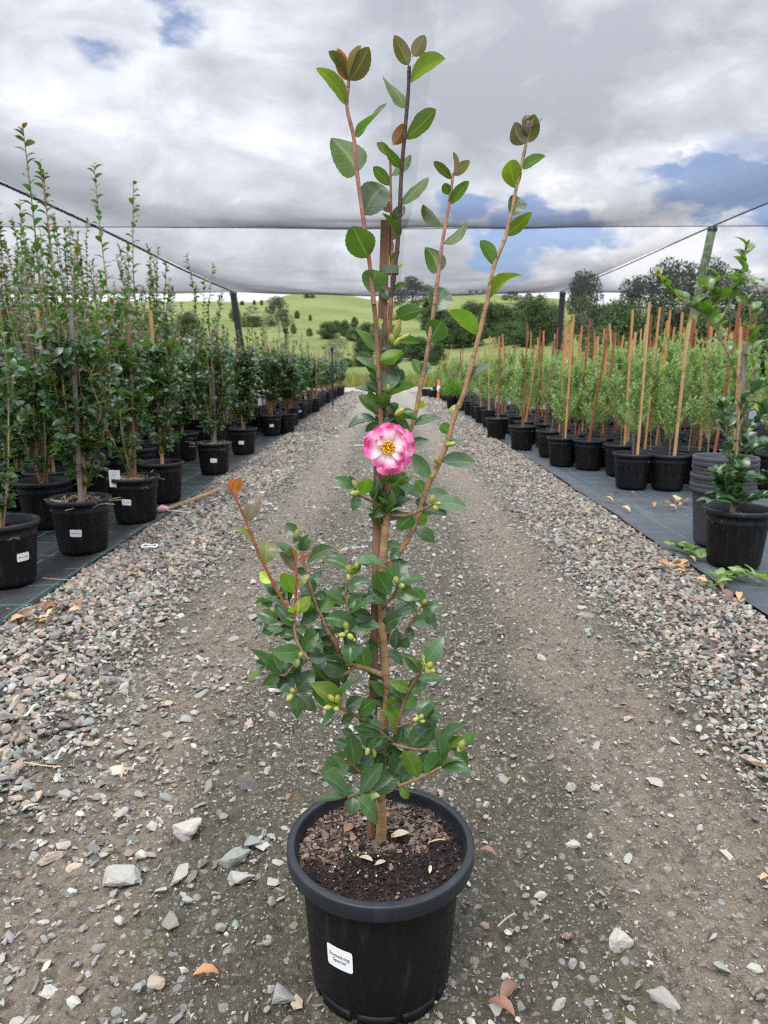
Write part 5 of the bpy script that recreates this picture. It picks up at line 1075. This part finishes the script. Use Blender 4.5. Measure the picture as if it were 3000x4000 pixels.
# ------------------------------------------------------------------ trees
def tree_mesh(seed, kind):
    """unit-height tree; crown made of leaf-sprays spread through lobes"""
    q = np.random.default_rng(seed); tm = MB(); B, T, N, Wd, C = [], [], [], [], []
    cfg = {'round': (.08, .93, .46, 38, 230, .105), 'gum': (.34, .95, .44, 26, 210, .085), 'shrub': (.04, .90, .50, 30, 230, .12), 'wispy': (.30, .95, .48, 34, 60, .05)}[kind]
    lo, hi, wr, nlobe, nl, lr = cfg; bark = (.34, .31, .27) if kind in ('gum', 'wispy') else (.14, .10, .07)
    tr = spline([(0, 0, -.02), (q.normal()*.02, q.normal()*.02, lo*.7+.1), (q.normal()*.03, q.normal()*.03, (lo+hi)/2)], 5); tm.tube(tr, np.linspace(.022, .010, len(tr)), 7, bark)
    for k in range(nlobe):
        f = (k+.5)/nlobe; a = k*2.4+q.normal()*.4; zc = lo+(hi-lo)*f; sh = math.sin(math.pi*min(1, (.16+.84*f)))**.6 if kind != 'gum' else math.sin(math.pi*(.34+.64*f))**.8
        rr = wr*sh*(.35+.62*math.sqrt(q.random())); c0 = np.array([rr*math.cos(a), rr*math.sin(a), zc+q.normal()*.03])
        st = tr[q.integers(len(tr)//3, len(tr))]; tm.tube(spline([st, (st+c0)/2+[0, 0, -.02], c0], 3), [.007, .006, .0055, .005, .0045, .0035, .003], 5, bark, cap=False)
        R_ = lr*(1.0+.8*q.random()); n = nl; d = rows(q.normal(size=(n, 3))); p = c0+d*(R_*(.35+.75*q.random((n, 1))**.6))*np.array([1.25, 1.25, .75])
        sz = (.044 if kind in ('round', 'shrub') else .032)*(.7+.6*q.random(n)); dd = rows(d+q.normal(size=(n, 3))*.8+[0, 0, -.2])
        base = {'round': (.046, .074, .028), 'gum': (.050, .066, .040), 'shrub': (.062, .095, .030), 'wispy': (.085, .09, .05)}[kind]; tone = (.7+.6*q.random())
        B.append(p); T.append(p+dd*sz[:, None]); N.append(rows(d+[0, 0, .8]+q.normal(size=(n, 3))*.4)); Wd.append(sz*.62); C.append(np.array(base)*tone*(.65+.7*q.random((n, 1))))
    fm = MB(); leaves(fm, *(np.concatenate(a) for a in (B, T, N)), np.concatenate(Wd), np.concatenate(C), nseg=2, half=1, fold=.2, arc=.1, sharp=.6)
    return tm.mesh('trunk', M_STEM), fm.mesh('crown', M_TREE)
TREES = {k: [tree_mesh(500+i*10+j, k) for j in range(3)] for i, k in enumerate(('round', 'gum', 'shrub', 'wispy'))}
def tree(kind, px, ybase, w, h, lb, grp, far=None):
    az = az_of(px)
    if far: r = far
    else:
        rr = np.linspace(46, 415, 700); zz = terrain(np.full(700, az), rr)
        f = np.array([-math.sin(YAW)*math.cos(PITCH), math.cos(YAW)*math.cos(PITCH), -math.sin(PITCH)]); rv = np.array([math.cos(YAW), math.sin(YAW), 0]); uv = np.cross(rv, f)
        pts = np.stack([np.sin(az)*rr, np.cos(az)*rr, zz-CAMH], -1); yy = 2000-FPX*(pts@uv)/(pts@f)
        ok = np.where(yy <= ybase)[0]; r = rr[ok[0]] if len(ok) else 410.0
    z = float(terrain(np.array([az]), np.array([r]))[0]); x, y = math.sin(az)*r, math.cos(az)*r
    m_ = y/FPX; me = TREES[kind][q.integers(0, 3)]
    nm = {'round': 'tree', 'gum': 'gum_tree', 'shrub': 'bush', 'wispy': 'bare_tree'}[kind]
    t_ = thing(nm, lb, 'bush' if kind == 'shrub' else 'tree', (x, y, z-.1), q.random()*6.28, grp); hh = h*m_; ww = w*m_
    wr = {'round': 1.05, 'gum': .85, 'shrub': 1.15, 'wispy': 1.0}[kind]; t_.scale = (ww/wr*1.12, ww/wr*1.12, hh*1.06)
    link('trunk', me[0], t_); link('crown', me[1], t_)
def z5(x, y): return 800+x*.422, 1100+y*.422
def z6(x, y): return 1500+x*.5425, 1100+y*.5425
HT = 'trees on the pasture hill'; WT = 'trees of the dark wood on the right'
q = np.random.default_rng(61)
for (kind, (px, yb), w, h, lb) in (
  ('round', z5(368, 218), 17, 16, 'tiny tree on the left skyline, first of three'), ('round', z5(480, 218), 13, 19, 'tiny round tree on the left skyline, middle of three'), ('round', z5(545, 218), 12, 19, 'tiny round tree on the left skyline nearest the hilltop'),
  ('shrub', z5(960, 152), 26, 15, 'dark clump on the hill crest, left half'), ('shrub', z5(1010, 152), 22, 13, 'dark clump on the hill crest, right half'),
  ('gum', z5(690, 545), 84, 152, 'tall dark gum standing alone in the pasture right of the left post'), ('shrub', z5(300, 365), 44, 48, 'dim tree beside the left black post'), ('wispy', z5(460, 335), 62, 44, 'brownish open tree above the dark thicket'),
  ('shrub', z5(410, 415), 62, 42, 'dark thicket on the left slope, left part'), ('shrub', z5(495, 418), 60, 40, 'dark thicket on the left slope, right part'), ('round', z5(865, 340), 19, 27, 'small dark tree on the hedge line below the hilltop'), ('round', z5(985, 362), 13, 22, 'smaller dark tree right along the hedge line'),
  ('shrub', z5(830, 482), 24, 38, 'narrow dark bush right of the lone gum'), ('shrub', z5(975, 505), 27, 30, 'round dark bush in the middle of the pasture'), ('round', z5(1150, 530), 76, 60, 'big dark rounded tree at mid slope'), ('round', z5(1225, 470), 44, 42, 'dark tree peeping above the big rounded one'), ('round', z5(1300, 510), 40, 58, 'upright dark tree right of the big rounded one'),
  ('round', z5(1388, 430), 28, 40, 'small separate tree above the mid slope group'), ('shrub', z5(1385, 555), 64, 52, 'green bush low in the mid slope group'), ('round', z5(1500, 555), 76, 66, 'dark tree of the mid slope group beside the stake'), ('round', z5(1480, 690), 76, 68, 'dense tree low in the valley left of the stake'), ('shrub', z5(1450, 785), 84, 54, 'pale green rounded bush at the valley foot'),
  ('wispy', z5(1215, 800), 112, 112, 'pale leafless looking tree with grey branches at the valley foot'), ('shrub', z5(1310, 790), 50, 34, 'low dark bush beside the pale tree')): tree(kind, px, yb, w, h, lb, HT)
for (kind, (px, yb), w, h, lb) in (
  ('gum', z6(200, 260), 150, 135, 'dark tall gum behind the main stake'), ('round', z6(310, 262), 50, 62, 'dark tree just behind the middle shoot'), ('shrub', z6(420, 305), 62, 38, 'brownish bush below the houses'), ('round', z6(470, 480), 120, 110, 'broad dark tree in the valley behind the middle shoot'), ('round', z6(620, 470), 110, 110, 'broad green tree right of the middle shoot'),
  ('round', z6(380, 605), 72, 80, 'dark tree at the valley foot behind the middle shoot'), ('round', z6(250, 570), 92, 84, 'olive tree at the valley foot left of the middle shoot'), ('round', z6(620, 320), 100, 84, 'tree on the slope under the houses'), ('round', z6(760, 400), 86, 120, 'green tree crossing the right long shoot'), ('round', z6(860, 360), 78, 88, 'green tree on the slope right of the long shoot'),
  ('shrub', z6(930, 330), 80, 60, 'pale scrub on the slope right of the long shoot'), ('gum', z6(900, 160), 66, 42, 'skyline gum right of the houses'), ('gum', z6(1020, 150), 36, 32, 'small skyline gum second from the houses'), ('gum', z6(1105, 152), 24, 28, 'palm like little tree on the right skyline'),
  ('round', z6(1090, 450), 120, 165, 'big dark tree left of the right black post'), ('round', z6(1000, 470), 92, 66, 'low dark tree at the foot of the big dark one'), ('round', z6(1195, 430), 78, 130, 'dark tree touching the right black post'), ('gum', z6(1390, 310), 100, 160, 'white trunked gum just right of the black post'), ('shrub', z6(1430, 390), 84, 52, 'light green bush under the white trunked gum'),
  ('round', z6(1500, 380), 95, 90, 'dark tree right of the white trunked gum'), ('round', z6(1600, 360), 100, 95, 'dark tree behind the row of stakes')): tree(kind, px, yb, w, h, lb, WT)
for n_, (kind, px, yb, w, h, wd) in enumerate((('round', 1700, 1290, 110, 90, 'olive'), ('shrub', 1760, 1340, 130, 80, 'mid green'), ('round', 1840, 1330, 110, 90, 'dark'), ('round', 1930, 1300, 120, 100, 'dull green'), ('shrub', 1990, 1345, 120, 80, 'dark'), ('round', 2040, 1270, 100, 90, 'olive'), ('round', 2090, 1330, 120, 110, 'dark green'), ('shrub', 1880, 1250, 120, 60, 'pale'), ('shrub', 1640, 1400, 120, 60, 'dark'), ('round', 1560, 1400, 100, 80, 'dense'))):
    tree(kind, px, yb, w, h, f'{wd} tree filling the wood left of the right black post, {ordn(n_)} along', WT)
k = 0
for px, top, w, kind in ((2275, 1065, 130, 'gum'), (2400, 1150, 130, 'round'), (2470, 1085, 150, 'gum'), (2565, 1035, 170, 'gum'), (2660, 1050, 170, 'gum'), (2760, 1035, 170, 'gum'), (2850, 1070, 150, 'gum'), (2930, 1130, 150, 'gum'), (3020, 1090, 170, 'gum'), (2350, 1230, 130, 'shrub'), (2500, 1200, 150, 'round'), (2620, 1190, 150, 'round'), (2730, 1185, 160, 'round'), (2850, 1190, 160, 'round'), (2970, 1200, 170, 'round'), (2560, 1280, 150, 'shrub'), (2720, 1280, 160, 'shrub'), (2900, 1290, 170, 'shrub'), (2440, 1270, 120, 'shrub')):
    tree(kind, px, 1370, w*1.15, 1400-top+(25 if kind == 'gum' else 10), f"{'tall spreading gum' if kind == 'gum' else 'dense dark tree' if kind == 'round' else 'low bush'} of the right wood, {ordn(k)} listed from the post", WT, 88+6*(k % 3) if kind == 'gum' else 80+4*(k % 3)); k += 1
k = 0
for px, top, w in ((40, 1150, 190), (190, 1190, 150), (330, 1200, 150), (480, 1195, 150), (620, 1210, 150), (740, 1225, 120), (-120, 1150, 200)):
    tree('round', px, 1370, w, 1390-top, f'grey green tree behind the tall left camellias, {ordn(k)} from the frame edge', 'trees behind the left bed', 120+10*(k % 2)); k += 1
# two houses on the ridge
def house(px, w_px, lb):
    az = az_of(px); r = 408.0; z = float(terrain(np.array([az]), np.array([r]))[0]); w = w_px*r/FPX; t_ = thing('house', lb, 'house', (math.sin(az)*r, math.cos(az)*r, z-.3), -az)
    mb = MB(); mb.box((0, 0, 0), (0, 0, 2.9), w, w*.8, up=(0, 1, 0)); link('wall', mb.mesh('wall', simple('house_wall', (.62, .62, .60), .8), False), t_)
    a, b, h = w*.56, w*.46, 1.9; V = [(-a, -b, 2.85), (a, -b, 2.85), (a, b, 2.85), (-a, b, 2.85), (-a*.45, 0, 2.85+h), (a*.45, 0, 2.85+h)]
    me = bpy.data.meshes.new('roof'); me.from_pydata(V, [], [(0, 1, 5, 4), (2, 3, 4, 5), (1, 2, 5), (3, 0, 4), (3, 2, 1, 0)]); me.materials.append(simple('house_roof', (.30, .30, .32), .6)); link('roof', me, t_)
    for sx in (-.28, .28):
        mb = MB(); mb.box((sx*w, -w*.4-.03, 1.0), (sx*w, -w*.4-.03, 2.2), w*.18, .08); link('window', mb.mesh('window', simple('pane', (.03, .035, .04), .2), False), t_)
house(1842, 40, 'larger pale house with hipped roof on the ridge'); house(1890, 30, 'smaller pale house right of the larger one on the ridge')
